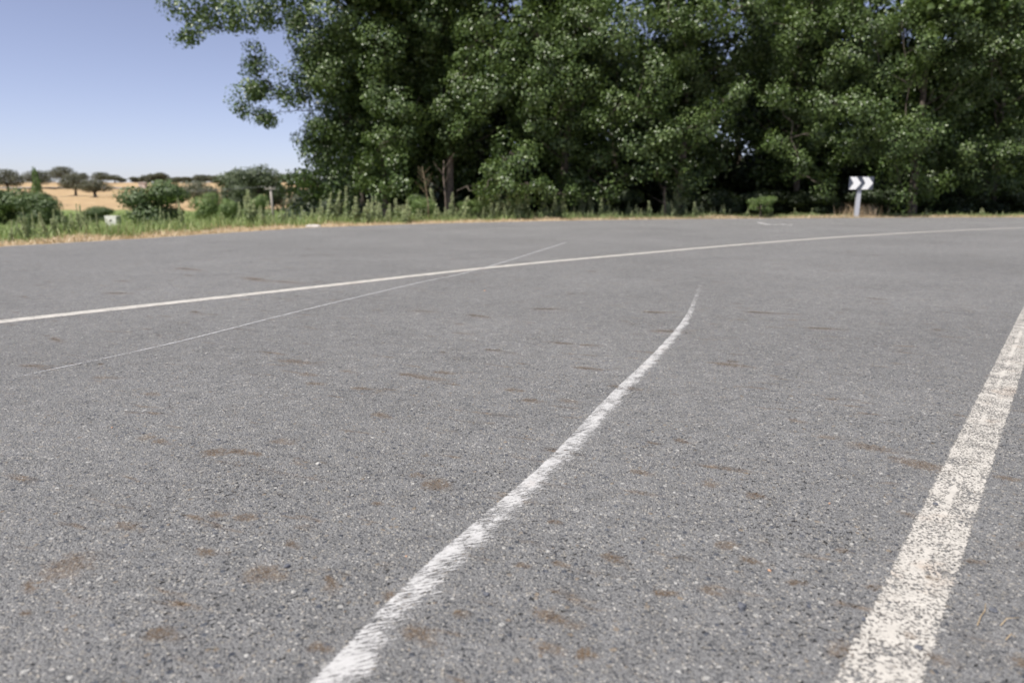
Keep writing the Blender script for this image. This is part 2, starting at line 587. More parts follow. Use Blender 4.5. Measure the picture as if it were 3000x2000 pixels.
# crumbling outer edge
ew = (FF > 0.985) * 1.0
RR = RR + ew * 0.07 * (np.sin(TT * 410) + np.sin(TT * 977 + 1.3) + 0.6 * np.sin(TT * 2310 + .4)) / 2.6
X, Y = CX + RR * np.cos(TT), CY + RR * np.sin(TT)
# brown dirt marks dropped on the lane: (photo column, row, half length m, half width m, strength), dragged towards +x -y
stains = [(820, 1055, .13, .03, .8), (1170, 1094, .07, .02, 1), (1215, 1102, .10, .03, .5), (1270, 1088, .07, .02, .9), (1030, 1138, .05, .02, .9), (600, 1322, .05, .03, .9),
          (1205, 1388, .03, .015, 1), (1245, 1410, .05, .03, .7), (700, 1508, .035, .02, 1), (720, 1680, .05, .035, .7), (150, 1650, .06, .05, .6), (2390, 1277, .05, .015, .9),
          (2480, 1300, .09, .025, .55), (2620, 1345, .10, .03, .5), (1620, 1003, .08, .02, .8), (1700, 1010, .07, .02, .7), (1640, 1170, .05, .02, .7), (1790, 1130, .08, .02, .8),
          (1420, 1023, .07, .015, .8), (1680, 1075, .09, .02, .7), (720, 812, .3, .06, .8), (800, 823, .25, .05, .5), (520, 785, .3, .05, .5), (310, 858, .15, .04, .7),
          (1370, 922, .12, .03, .6), (1200, 910, .14, .03, .5), (1560, 905, .14, .03, .5), (1920, 967, .12, .03, .7), (2100, 1063, .10, .03, .5), (900, 1121, .05, .02, .6),
          (1530, 1170, .05, .02, .6), (2310, 1228, .04, .015, .7), (2185, 1448, .03, .02, .7), (2100, 1598, .03, .02, .8), (1850, 1378, .04, .015, .6), (2420, 1890, .03, .02, .7),
          (420, 1275, .04, .02, .6), (800, 1290, .05, .02, .4), (1100, 1210, .05, .02, .5), (150, 990, .10, .02, .6), (270, 1105, .08, .02, .6), (430, 1150, .05, .02, .7),
          (60, 1070, .1, .02, .6), (1890, 915, .12, .03, .4), (2180, 913, .15, .03, .4), (2360, 960, .12, .03, .4), (2060, 1420, .03, .02, .5), (1690, 1910, .02, .015, .6),
          (1510, 1650, .02, .012, .6), (960, 1707, .025, .015, .5), (1330, 1790, .018, .012, .8), (1690, 1910, .018, .012, .7), (2830, 1645, .02, .01, .9), (2710, 1690, .018, .01, .9), (2790, 1215, .03, .008, .9), (2650, 1860, .014, .008, .9), (880, 1095, .06, .02, 1), (1000, 1085, .05, .015, 1), (1330, 975, .08, .02, .9), (1480, 1140, .05, .02, .9), (620, 1500, .03, .015, .9)]
da = math.radians(-24)
edge = smooth01((FF - 0.965) / 0.035)
ni, nj = X.shape
idx = np.arange(ni * nj).reshape(ni, nj)
quads = np.stack([idx[:-1, :-1], idx[1:, :-1], idx[1:, 1:], idx[:-1, 1:]], -1).reshape(-1, 4)[:, ::-1]
Zr = 0.0 * X - 0.10 * (FF >= 0.9999)
Vr = np.stack([X, Y, Zr], -1).reshape(-1, 3)
road = obj('road', npmesh('road', Vr, quads, smooth=False, attrs={'edge': edge.ravel()}), M['asphalt'])
tag(road, 'weathered grey asphalt road bending to the right', None, None, 'structure')


def ribbon(name, pts, half, z, mat, label):
    """painted strip along ground points; half width may vary"""
    p = np.asarray(pts)
    t = np.gradient(p, axis=0)
    t /= np.linalg.norm(t, axis=1)[:, None]
    nrm = np.stack([t[:, 1], -t[:, 0]], 1)                # to the right of travel
    hw = np.broadcast_to(half, (len(p),))
    cols, uv = [], []
    w = np.linspace(0, 1, len(p))
    for u in (-1, -0.5, 0, 0.5, 1):
        q = p + nrm * (hw * u)[:, None]
        cols.append(np.c_[q, np.full(len(p), z)])
        uv.append(np.c_[np.full(len(p), u), w])
    V = np.stack(cols, 1).reshape(-1, 3)
    UV = np.stack(uv, 1).reshape(-1, 2)
    i = np.arange(len(p) * 5).reshape(-1, 5)
    q = np.stack([i[:-1, :-1], i[:-1, 1:], i[1:, 1:], i[1:, :-1]], -1).reshape(-1, 4)
    o = obj(name, npmesh(name, V, q, uv=UV), mat, road, label=label)
    return o


for _ in range(75):                                     # smaller marks scattered over both lanes
    sy = 700 + 1250 * rng.random() ** 1.5
    k_ = .35 + .65 * rng.random()
    ln = (.02 + .05 * rng.random()) * (1 + max(0, 1000 - sy) / 150)
    stains.append((3000 * rng.random(), sy, (ln * k_ + .012) * .75, (ln * k_ * .3 + .006) * .8, k_))
gu = np.array([(-1, -1), (1, -1), (1, 1), (-1, 1)], float)
sheet = npmesh('dirt_stain', np.c_[gu, np.zeros(4)], quads=[(0, 1, 2, 3)], uv=gu)
sheet.materials.append(M['dirt_stain'])
for k, (sx, sy, a, b, st_) in enumerate(stains):
    g = G(sx, sy)
    o = obj('dirt_stain', sheet, None, road)
    aa = da + .25 * rng.normal()
    o.location = (g[0] + a * .4 * math.cos(aa), g[1] + a * .4 * math.sin(aa), 0.0005 + 0.000003 * k)
    if (sx, sy) in ((2830, 1645), (2710, 1690), (2790, 1215), (2650, 1860)):   # rusty drops on top of the edge line
        o.location.z += .0016
    o.rotation_euler = (0, 0, aa)
    o.scale = (a * 1.45, b * 1.45, 1)


th = np.linspace(TH0 + 0.5, TH0 - 1.2, 260)
# inner edge line follows its traced course, then the arc
e_pts = [G(x * S, y * S) for x, y in edge_px]
ea = np.array(e_pts)
em = ea.mean(0)
ed = np.linalg.svd(ea - em)[2][0]
ed = ed if ed[1] > 0 else -ed
run = [em + ed * t for t in np.linspace(-16, 2.2, 90)]
hd = math.atan2(ed[1], ed[0])
pt = run[-1].copy()
for _ in range(150):                                     # beyond the frame it follows the bend
    hd -= 0.35 / 36.0
    pt = pt + 0.35 * np.array((math.cos(hd), math.sin(hd)))
    run.append(pt.copy())
ribbon('edge_line', np.array(run), 0.056, 0.0014, M['edge_paint'], 'worn broad white line along the inner edge')
cpol = sorted(polar(G(x * S, y * S)) for x, y in cen_px)
cr = np.interp(th, [a for a, b in cpol], [b for a, b in cpol])
kern = np.ones(9) / 9
cr = np.convolve(np.pad(cr, 4, mode='edge'), kern, 'valid')
ribbon('centre_line', np.c_[CX + cr * np.cos(th), CY + cr * np.sin(th)], 0.070, 0.0014, M['centre_paint'], 'continuous dirty white centre line')
smear_px = [(700, 1660), (790, 1568), (1003, 1330), (1150, 1192), (1300, 1052), (1425, 910), (1535, 795), (1588, 722), (1612, 655)]
sp = catmull([G(x * S, y * S) for x, y in smear_px], 16)
hw = np.interp(np.linspace(0, 1, len(sp)), [0, .2, .6, 1], [.052, .050, .046, .028])
ribbon('paint_smear', sp, hw, 0.0014, M['smear_paint'], 'streaky white scrape curving through the lane')
thin_px = [(30, 868), (390, 790), (700, 712), (960, 650), (1110, 616), (1300, 557)]
tp = catmull([G(x * S, y * S) for x, y in thin_px], 16)
ribbon('thin_line', tp, np.linspace(.009, .020, len(tp)), 0.0020, M['thin_paint'], 'thin pale line crossing the centre line')
for pts, hw_ in (([(2222, 651), (2240, 656), (2262, 659), (2282, 658)], .16), ([(2290, 656), (2303, 660), (2322, 658)], .12), ([(2130, 640.5), (2190, 641.5), (2240, 642)], .2)):
    pp = catmull([G(*p) for p in pts], 8)
    ribbon('faint_mark', pp, hw_, 0.0014, M['faint_paint'], 'faint white scrawl near the far verge')

# ------------------------------------------------------------------ terrain
hill_d = np.array([0, 25, 45, 70, 100, 130, 160, 200, 240, 280, 320, 350, 380, 430, 600, 1200, 3000])
hill_z = np.array([-1.2, -1.25, -1.35, -1.35, -1.1, -.6, -.05, 1.1, 2.6, 4.3, 6.3, 7.7, 8.2, 8.4, 8.0, 2.0, -25.0])


def hermite(x, xp, yp):
    m = np.gradient(yp, xp)
    i = np.clip(np.searchsorted(xp, x) - 1, 0, len(xp) - 2)
    h = xp[i + 1] - xp[i]
    t = (x - xp[i]) / h
    return ((2 * t ** 3 - 3 * t ** 2 + 1) * yp[i] + (t ** 3 - 2 * t ** 2 + t) * h * m[i] + (-2 * t ** 3 + 3 * t ** 2) * yp[i + 1] + (t ** 3 - t ** 2) * h * m[i + 1])


def bumpy(x, y):
    return 0.03 * np.sin(x * 1.7 + 0.6 * np.sin(y * 1.1)) * np.sin(y * 1.3 + 1.0) + 0.02 * np.sin(x * 4.1 + y * 2.7)


def verge_s(x, y):
    a = np.arctan2(y - CY, x - CX)
    r = np.hypot(x - CX, y - CY)
    return r - rfar(a), r


def T(x, y):
    x, y = np.asarray(x, float), np.asarray(y, float)
    s, r = verge_s(x, y)
    d = np.where(y > 0, np.hypot(x * .25, y), np.hypot(x, y))
    z = np.where(s > 0, 0.0, -0.09)
    zin = -0.03 - 0.5 * smooth01((RIN - r) / 14.0)
    drop = smooth01((s - 1.2) / 16.0)
    zo = -0.035 + bumpy(x, y) * smooth01(s / 1.0) * (1 + smooth01((s - 6) / 30) * 3)
    out = zo * (1 - drop) + drop * (hermite(d, hill_d, hill_z) + bumpy(x, y) * (1 + smooth01((s - 6) / 30) * 4))
    under = np.where(s < -0.05, -0.09, -0.035 - 0.055 * smooth01(-s / 0.05))
    z = np.where(s > 0, out, under)
    return np.where(r < RIN - 0.02, zin, z)


rad = np.concatenate([np.arange(0.6, 34, 0.3), np.geomspace(34.4, 3000, 130)])
ang = np.linspace(0, 2 * math.pi, 640, endpoint=False)
AA, DD = np.meshgrid(ang, rad, indexing='ij')
GX, GY = DD * np.sin(AA), DD * np.cos(AA)
GZ = T(GX, GY)
ss, _ = verge_s(GX, GY)
ss = np.where(ss < -3, 1.0, ss)
n_a, n_r = GX.shape
gi = np.arange(n_a * n_r).reshape(n_a, n_r)
gi2 = np.roll(gi, -1, axis=0)
gq = np.stack([gi[:, :-1], gi[:, 1:], gi2[:, 1:], gi2[:, :-1]], -1).reshape(-1, 4)[:, ::-1]


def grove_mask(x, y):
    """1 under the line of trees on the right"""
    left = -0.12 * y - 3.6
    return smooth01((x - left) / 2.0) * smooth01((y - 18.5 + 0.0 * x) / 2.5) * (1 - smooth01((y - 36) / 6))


ground = obj('ground', npmesh('ground', np.stack([GX, GY, GZ], -1).reshape(-1, 3), gq, smooth=True,
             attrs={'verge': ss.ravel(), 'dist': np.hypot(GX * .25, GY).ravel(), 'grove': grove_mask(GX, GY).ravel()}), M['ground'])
tag(ground, 'dry verge, green valley and straw-coloured hillside', None, None, 'structure')
# hole under the camera closed by the road itself

# a pale farm lane across the hillside
lane = [P(x, y, 270.0) for x, y in ((-300, 548), (0, 549), (90, 552), (200, 556), (330, 553), (420, 551), (450, 550.5))]
lv = []
for p in catmull([(p.x, p.y) for p in lane], 10):
    for dy in (-5.0, -1.7, 1.7, 5.0):
        lv.append((p[0], p[1] + dy, float(T(p[0], p[1] + dy)) + 0.22))
lv = np.array(lv)
li = np.arange(len(lv)).reshape(-1, 4)
lq = np.stack([li[:-1, :-1], li[1:, :-1], li[1:, 1:], li[:-1, 1:]], -1).reshape(-1, 4)
lm = plain('lane', (0.22, 0.205, 0.19), 0.95, 0.12, 0.3)
tag(obj('country_lane', npmesh('country_lane', lv, lq), lm), 'pale grey lane crossing the straw hillside', None, None, 'structure')


# ------------------------------------------------------------------ foliage
def unit(v):
    return v / np.maximum(np.linalg.norm(v, axis=1, keepdims=True), 1e-9)


def leaf_mesh(name, C, N, size, tint=None, wide=0.85, fold=0.18):
    """kite-shaped folded leaves at C with face normals N"""
    n = len(C)
    N = unit(N)
    r = rng.normal(size=(n, 3))
    A = unit(np.cross(N, r))
    B = np.cross(N, A)
    s = np.broadcast_to(np.asarray(size, float), (n,))[:, None]
    base, tip = C - A * s * 0.5, C + A * s * 0.5
    l = C - A * s * 0.08 + B * s * wide * 0.5 + N * s * fold
    q = C - A * s * 0.08 - B * s * wide * 0.5 + N * s * fold
    V = np.stack([base, l, tip, q], 1).reshape(-1, 3)
    i = np.arange(n) * 4
    tr = np.concatenate([np.stack([i, i + 2, i + 1], 1), np.stack([i, i + 3, i + 2], 1)])
    if tint is None:
        tint = rng.random(n) ** 1.2
    return npmesh(name, V, tris=tr, attrs={'tint': np.repeat(tint, 4)})


def in_ball(n):
    return unit(rng.normal(size=(n, 3))) * (rng.random((n, 1)) ** (1 / 3))


def shell(n, lo=0.72):
    return unit(rng.normal(size=(n, 3))) * (lo + (1.03 - lo) * rng.random((n, 1)))


def lobes_leaves(lobes, n, jit=0.7, floor=None):
    """leaves over the shells of a set of lobes (centre, radii)"""
    area = np.array([r[0] * r[2] + r[1] * r[2] + r[0] * r[1] for c, r in lobes])
    cnt = (area / area.sum() * n).astype(int)
    Cs, Ns = [], []
    for (c, r), k in zip(lobes, cnt):
        u = shell(k, 0.6)
        p = np.array(c) + u * np.array(r)
        nn = unit(u / np.array(r)) + rng.normal(size=(k, 3)) * jit * 0.6
        Cs.append(p); Ns.append(nn)
    C, N = np.concatenate(Cs), np.concatenate(Ns)
    if floor is not None:
        keep = C[:, 2] > floor
        C, N = C[keep], N[keep]
    return C, N


def limb_pts(a, b, sag=0.0, wob=0.06, n=5):
    a, b = Vector(a), Vector(b)
    L = (b - a).length
    out = []
    for i in range(n + 1):
        t = i / n
        p = a.lerp(b, t)
        w = math.sin(math.pi * t) * wob * L
        p += Vector((rng.normal() * w * .6, rng.normal() * w * .6, rng.normal() * w * .4 + sag * math.sin(math.pi * t) * L))
        out.append(p)
    return out


def taper(r0, r1, n):
    return [r0 + (r1 - r0) * i / (n - 1) for i in range(n)]


# ---- unit-size distant trees and bushes: meshes are 1 m wide and 1 m tall, scaled per tree
def crown_variants(kind):
    out = []
    for k in range(3):
        lobes = []
        if kind == 'oak':           # domed holm oak on a short trunk
            for i in range(9):
                a = 2 * math.pi * i / 9 + rng.random()
                rr = 0.22 + 0.12 * rng.random()
                lobes.append(((0.27 * math.cos(a), 0.27 * math.sin(a), 0.42 + 0.14 * rng.random()), (rr * .8, rr * .8, 0.20 + .07 * rng.random())))
            for i in range(4):
                a = 2 * math.pi * i / 4 + rng.random()
                lobes.append(((0.12 * math.cos(a), 0.12 * math.sin(a), 0.72 + .06 * rng.random()), (.24, .24, .20)))
            C, N = lobes_leaves(lobes, 3800, 0.7, 0.20)
            size = 0.040
        elif kind == 'open':        # dark tree with gaps and an uneven outline
            for i in range(13):
                a = rng.random() * 2 * math.pi
                q = 0.34 * math.sqrt(rng.random())
                zz = 0.28 + 0.58 * rng.random()
                rr = 0.10 + 0.08 * rng.random()
                lobes.append(((q * math.cos(a), q * math.sin(a) * .8, zz), (rr * 1.15, rr * 1.1, rr)))
            C, N = lobes_leaves(lobes, 4200, 1.0, 0.12)
            size = 0.034
        elif kind == 'bush':
            for i in range(17):
                a = rng.random() * 2 * math.pi
                q = 0.30 * math.sqrt(rng.random())
                zz = 0.12 + (0.66 - q * .6) * rng.random()
                rr = 0.15 + 0.08 * rng.random()
                lobes.append(((q * math.cos(a), q * math.sin(a), zz), (rr, rr, rr * 1.1)))
            C, N = lobes_leaves(lobes, 8500, 0.45, 0.0)
            size = 0.044
        else:                       # slim upright young tree
            for i in range(9):
                zz = 0.12 + 0.8 * i / 8
                rr = 0.34 * (1.05 - zz) + 0.07
                lobes.append(((0.06 * rng.normal(), 0.06 * rng.normal(), zz), (rr, rr, 0.10)))
            C, N = lobes_leaves(lobes, 2200, 1.0, 0.0)
            size = 0.06
        C[:, 2] = C[:, 2] / np.percentile(C[:, 2], 99.0)
        C[:, :2] *= 0.5 / np.percentile(np.abs(C[:, 0]), 98.5)
        sz = size * (0.7 + 0.7 * rng.random(len(C)))
        # clumps of lighter and darker young leaves
        tint = np.clip(0.45 + 0.35 * np.sin(C[:, 0] * 17 + k) * np.sin(C[:, 1] * 15 + 2 * k) + 0.25 * rng.normal(size=len(C)), 0, 1)
        me = leaf_mesh(kind + '_crown', C, N, sz, tint)
        b = MB()
        h0 = {'oak': 0.5, 'open': 0.6, 'bush': 0.5, 'slim': 0.95}[kind]
        r0 = {'oak': 0.045, 'open': 0.03, 'bush': 0.02, 'slim': 0.025}[kind]
        lean = rng.normal() * .04
        b.tube([(0, 0, -0.06), (0.01, 0, 0.1), (lean * .6, 0.01, h0 * .6), (lean, 0, h0)], [r0 * 1.25, r0, r0 * .8, r0 * .5], 7)
        for i in range(4):
            a = 2 * math.pi * i / 4 + rng.random()
            e = (lean + 0.28 * math.cos(a), 0.28 * math.sin(a), min(h0 + .18, .93))
            b.tube(limb_pts((lean * .6, 0.01, h0 * .6), e, 0, .05, 3), taper(r0 * .6, r0 * .2, 4), 5)
        out.append((me, b.mesh(kind + '_trunk', True)))
    return out


VAR = {k: crown_variants(k) for k in ('oak', 'open', 'bush', 'slim')}
vcount = {}


def far_tree(name, label, cat, px, top, wpx, D, kind, leaf, group=None, base=None, bark='oak_bark', vi=None):
    """tree whose crown is centred at photo column px with its top at row top, wpx wide, standing D metres away"""
    p = P(px, top, D)
    x, y = p.x, p.y
    g = float(T(x, y))
    zc = y * cp_ + (CAMZ - g) * sp_
    w = wpx / F * zc * 1.04
    h = p.z - g
    k = vcount.get(kind, 0); vcount[kind] = k + 1
    cm, tm = VAR[kind][k % 3 if vi is None else vi]
    t = thing(name, label, cat, (x, y, g), rng.random() * 6.28, group)
    c = obj('crown', cm.copy() if not (len(cm.materials) and cm.materials[0] == M[leaf]) and len(cm.materials) else cm, M[leaf], t, 'stuff')
    if c.data.materials[0] != M[leaf]:
        c.data.materials[0] = M[leaf]
    b = obj('trunk', tm, M[bark], t)
    for o in (c, b):
        o.scale = (w, w, h)
    return t


OAK = 'oaks scattered over the straw hillside'
far_tree('holm_oak', 'dark rounded oak standing alone beside the pale lane', 'tree', 16, 497, 80, 215, 'oak', 'oak_leaf', OAK)
far_tree('holm_oak', 'wide low oak behind the slim young tree', 'tree', 107, 501, 86, 265, 'oak', 'oak_leaf', OAK)
far_tree('holm_oak', 'tallest domed oak on the hill crest above the lane', 'tree', 178, 489, 72, 330, 'oak', 'oak_leaf', OAK)
far_tree('holm_oak', 'oak with bare trunk on the slope, left of a touching pair', 'tree', 214, 510, 74, 195, 'oak', 'oak_leaf', OAK)
far_tree('holm_oak', 'flat-topped oak leaning right on the slope, lower of a touching pair', 'tree', 274, 527, 90, 182, 'oak', 'oak_leaf', OAK)
far_tree('holm_oak', 'small oak crown peeping over the touching pair', 'tree', 242, 507, 30, 340, 'oak', 'oak_leaf', OAK)
far_tree('holm_oak', 'rounded oak on the crest behind the touching pair', 'tree', 295, 505, 60, 320, 'oak', 'oak_leaf', OAK)
far_tree('holm_oak', 'low oak at the gap in the crest tree line', 'tree', 334, 513, 44, 345, 'oak', 'oak_leaf', OAK)
for i, (x, tp_, w) in enumerate([(356, 523, 26), (396, 519, 36), (424, 514, 34), (448, 510, 34), (472, 507, 40), (500, 520, 34), (524, 519, 32), (548, 519, 36), (578, 513, 34), (598, 513, 40),
                                 (628, 515, 38), (656, 518, 34), (684, 512, 40), (800, 516, 34), (826, 511, 44), (852, 510, 44), (882, 512, 40), (915, 514, 40)]):
    far_tree('holm_oak', 'oak in the dark tree line along the far crest', 'tree', x, tp_, w, 352 + 7 * math.sin(i * 2.3), 'bush', 'oak_leaf', 'oaks along the far crest')

MID = 'trees and bushes in the green valley'
far_tree('olive_tree', 'grey-green rounded tree at the foot of the straw field', 'tree', 568, 531, 104, 112, 'oak', 'grey_bush_leaf', MID)
far_tree('olive_tree', 'little grey-green tree beside the rounded grey one', 'tree', 622, 550, 30, 118, 'bush', 'grey_bush_leaf', MID)
far_tree('oak_tree', 'big dark open-crowned tree behind the wooden pole', 'tree', 752, 487, 150, 96, 'open', 'deep_leaf', MID, vi=0)
far_tree('oak_tree', 'broad dense dark tree beside the open-crowned one', 'tree', 728, 500, 150, 98, 'bush', 'deep_leaf', MID)
far_tree('oak_tree', 'lower dark tree joined to the open-crowned one', 'tree', 694, 530, 96, 92, 'bush', 'deep_leaf', MID)
far_tree('oak_tree', 'small dark crown right of the wooden pole', 'tree', 806, 538, 56, 100, 'bush', 'deep_leaf', MID)
far_tree('leafy_bush', 'large bright green bush beside the white cabinet', 'bush', 455, 535, 160, 46, 'bush', 'dark_bush_leaf', MID, bark='bark', vi=1)
far_tree('leafy_bush', 'soft light green round bush in the valley meadow', 'bush', 618, 570, 100, 55, 'bush', 'bush_leaf', MID, bark='bark')
far_tree('leafy_bush', 'low light green bush against the round one', 'bush', 668, 592, 64, 52, 'bush', 'bush_leaf', MID, bark='bark')
far_tree('leafy_bush', 'wide deep green thicket below the slim young tree', 'bush', 45, 558, 170, 50, 'bush', 'dark_bush_leaf', MID, bark='bark')
far_tree('leafy_bush', 'green thicket end next to the dark low shrub', 'bush', 110, 572, 104, 49, 'bush', 'dark_bush_leaf', MID, bark='bark')
far_tree('leafy_bush', 'deep green bush at the outer end of the thicket', 'bush', -45, 556, 130, 50, 'bush', 'dark_bush_leaf', MID, bark='bark')
far_tree('young_poplar', 'slim light green young tree rising over the thicket', 'tree', 101, 500, 46, 62, 'slim', 'bush_leaf', None, bark='bark')
far_tree('leafy_bush', 'olive green bush between thicket and white cabinet', 'bush', 282, 607, 76, 52, 'bush', 'dark_bush_leaf', MID, bark='bark')
far_tree('low_shrub', 'dark low shrub crouching beside the green thicket', 'shrub', 172, 633, 40, 46, 'bush', 'dark_bush_leaf', None, bark='bark')
far_tree('low_shrub', 'flat dark shrub alone in the straw field', 'shrub', 187, 601, 36, 118, 'bush', 'oak_leaf', None)
far_tree('leafy_bush', 'narrow bright green bush beside the wooden pole', 'bush', 760, 574, 46, 66, 'bush', 'bush_leaf', MID, bark='bark')
far_tree('leafy_bush', 'grey-green bush at the outer end of the poplar row', 'bush', 866, 556, 66, 60, 'bush', 'grey_bush_leaf', MID, bark='bark')
far_tree('leafy_bush', 'grey-green bush half hidden by the outermost poplar', 'bush', 930, 560, 70, 56, 'bush', 'grey_bush_leaf', MID, bark='bark')

# ------------------------------------------------------------------ the poplar row
# boughs traced from the photograph: (column, row, half width px, half height px, distance m, tree index)
POP = [(1130, 20.2), (1318, 20.8), (1640, 21.5), (1985, 22.6), (2330, 23.4), (2668, 23.0), (2900, 25.5), (3150, 26.5), (3480, 27.0)]
BOUGHS = [
    # left tree: upper bough reaching out over the sky, lower bough, ragged outer edge
    (520, 18, 55, 26, 18.6, 0), (590, 40, 60, 34, 18.7, 0), (600, 95, 50, 28, 18.6, 0), (680, 55, 70, 46, 18.8, 0), (770, 50, 80, 60, 18.9, 0), (850, 60, 70, 60, 19.0, 0), (545, 105, 28, 14, 18.6, 0),
    (640, 0, 120, 25, 18.9, 0), (800, -40, 160, 60, 19.2, 0), (740, 165, 26, 40, 18.9, 0), (760, 205, 50, 34, 18.9, 0), (690, 322, 40, 24, 18.8, 0), (735, 270, 70, 48, 18.9, 0), (810, 285, 70, 50, 19.0, 0), (790, 340, 50, 26, 18.9, 0),
    (880, 240, 60, 60, 19.2, 0), (900, 300, 50, 40, 19.3, 0), (910, 130, 70, 90, 19.2, 0), (1000, 60, 100, 90, 19.3, 0), (890, 170, 30, 30, 19.1, 0), (780, 355, 20, 22, 18.9, 0), (960, 200, 80, 100, 19.4, 0), (930, 370, 60, 50, 19.5, 0),
    (905, 415, 45, 36, 19.5, 0), (915, 460, 34, 40, 19.5, 0), (895, 510, 36, 24, 19.5, 0), (950, 440, 60, 80, 19.8, 0), (930, 545, 50, 40, 19.8, 0), (1000, 540, 80, 60, 19.9, 0), (1000, 350, 90, 90, 19.9, 0),
    (1130, 150, 80, 90, 18.8, 0), (1110, 270, 60, 60, 18.8, 0), (1160, 320, 90, 70, 18.7, 0), (1120, 420, 80, 60, 18.8, 0), (1190, 400, 50, 40, 18.6, 0), (1150, 490, 60, 36, 18.6, 0), (1080, 500, 60, 50, 19.2, 0), (1180, 545, 50, 30, 18.4, 0),
    # second tree: the big light mass
    (1290, 60, 90, 60, 19.0, 1), (1430, 60, 110, 70, 18.7, 1), (1370, 160, 70, 60, 18.6, 1), (1470, 160, 100, 70, 18.4, 1), (1360, 260, 60, 70, 18.5, 1), (1450, 270, 90, 70, 18.2, 1), (1370, 380, 50, 50, 18.5, 1), (1380, 320, 60, 40, 18.4, 1),
    (1560, 80, 90, 70, 18.6, 2), (1600, 180, 100, 80, 18.4, 2), (1550, 270, 80, 60, 18.2, 2), (1650, 230, 70, 60, 18.5, 2), (1560, 370, 80, 50, 18.5, 2), (1680, 110, 90, 60, 18.8, 2), (1720, 40, 90, 60, 18.9, 2),
    (1500, 440, 70, 50, 18.0, 1), (1460, 500, 70, 46, 17.8, 1), (1540, 480, 60, 40, 17.9, 1), (1420, 555, 60, 32, 17.4, 1), (1500, 548, 70, 30, 17.4, 1), (1560, 535, 50, 26, 17.6, 1), (1610, 560, 30, 24, 17.6, 2),
    (1800, 120, 80, 60, 18.9, 2), (1850, 50, 90, 50, 19.2, 2), (1900, 200, 70, 70, 18.9, 2), (1820, 300, 80, 40, 18.7, 2), (1930, 250, 50, 60, 18.8, 2), (1880, 330, 90, 36, 18.7, 2), (1780, 350, 70, 36, 18.6, 2),
    (1960, 400, 80, 40, 18.9, 3), (2030, 370, 60, 36, 19.0, 3), (2080, 385, 50, 24, 19.1, 3), (1850, 420, 70, 44, 19.2, 2), (1920, 470, 60, 40, 19.3, 3), (1750, 470, 60, 40, 19.4, 2), (1850, 510, 60, 30, 19.3, 2), (1700, 540, 60, 36, 19.6, 2),
    (2060, 60, 80, 50, 19.6, 3), (2110, 60, 60, 40, 19.6, 3), (2140, 280, 60, 50, 20.0, 3), (2090, 330, 50, 36, 19.9, 3), (2010, 140, 60, 60, 20.0, 3),
    (2190, 20, 70, 60, 20.8, 3), (2210, 130, 60, 60, 22.6, 4), (2040, 230, 60, 60, 22.0, 3), (2130, 180, 60, 50, 22.2, 3), (2270, 190, 60, 60, 22.4, 4), (1240, 20, 60, 60, 19.6, 1), (1250, 150, 40, 60, 19.9, 1), (1310, 330, 40, 60, 19.4, 1), (1700, 330, 60, 60, 19.2, 2), (1640, 420, 60, 50, 19.2, 2), (1740, 250, 60, 60, 19.0, 2), (1960, 60, 70, 60, 20.0, 3), (2640, 60, 60, 60, 21.2, 5), (2390, 240, 50, 60, 22.4, 4), (2340, 340, 50, 50, 22.4, 4),
    (2510, 440, 60, 46, 21.8, 5), (1310, 400, 36, 50, 19.8, 1), (1290, 250, 50, 60, 19.8, 1),
    (2180, -40, 80, 60, 21.4, 3), (2390, -10, 70, 60, 21.4, 4), (2400, 80, 50, 50, 21.6, 4), (2730, -20, 70, 60, 21.8, 5), (1250, -30, 70, 50, 20.2, 1), (1960, -30, 90, 50, 20.8, 3),
    (1110, 565, 60, 30, 18.9, 0), (1660, 575, 50, 26, 18.6, 2), (1770, 555, 60, 34, 19.2, 2), (2020, 540, 50, 36, 20.0, 3), (2410, 545, 40, 32, 20.9, 4), (2730, 560, 60, 44, 21.2, 5),
    (2330, 90, 60, 80, 20.6, 4), (2280, 280, 60, 40, 20.4, 4), (2280, 410, 50, 44, 20.3, 4), (2340, 480, 40, 40, 20.2, 4), (2230, 60, 60, 60, 21.0, 4), (2400, 390, 40, 40, 20.4, 4),
    (2500, 40, 80, 70, 19.8, 5), (2560, 90, 80, 60, 19.8, 5), (2500, 150, 70, 60, 19.8, 5), (2580, 210, 40, 50, 20.0, 5), (2450, 200, 50, 50, 20.2, 5), (2500, 310, 80, 50, 19.6, 5), (2560, 340, 60, 60, 19.5, 5), (2420, 310, 50, 40, 19.8, 5),
    (2620, 430, 70, 50, 19.6, 5), (2660, 370, 60, 50, 19.8, 5), (2700, 400, 70, 50, 20.2, 5), (2630, 510, 45, 40, 19.7, 5), (2650, 570, 36, 34, 19.7, 5), (2500, 400, 60, 40, 20.0, 5),
    (2700, 130, 60, 60, 21.0, 5), (2660, 220, 40, 40, 21.0, 5), (2760, 60, 80, 60, 21.5, 6), (2850, 90, 80, 60, 21.5, 6), (2930, 150, 80, 60, 21.5, 6), (2830, 200, 70, 50, 22.0, 6), (2960, 60, 80, 70, 22.0, 6), (2900, 250, 60, 30, 22.5, 6),
    (2850, 440, 90, 50, 22.5, 6), (2950, 450, 90, 50, 22.5, 6), (2900, 540, 100, 50, 23.5, 6), (2980, 400, 60, 40, 22.5, 6), (2800, 500, 70, 50, 23.0, 6),
]
BACK = 2.6
POP = [(a, b + BACK) for a, b in POP]
BOUGHS = [(a, b, c, d, e + BACK, f) for a, b, c, d, e, f in BOUGHS]
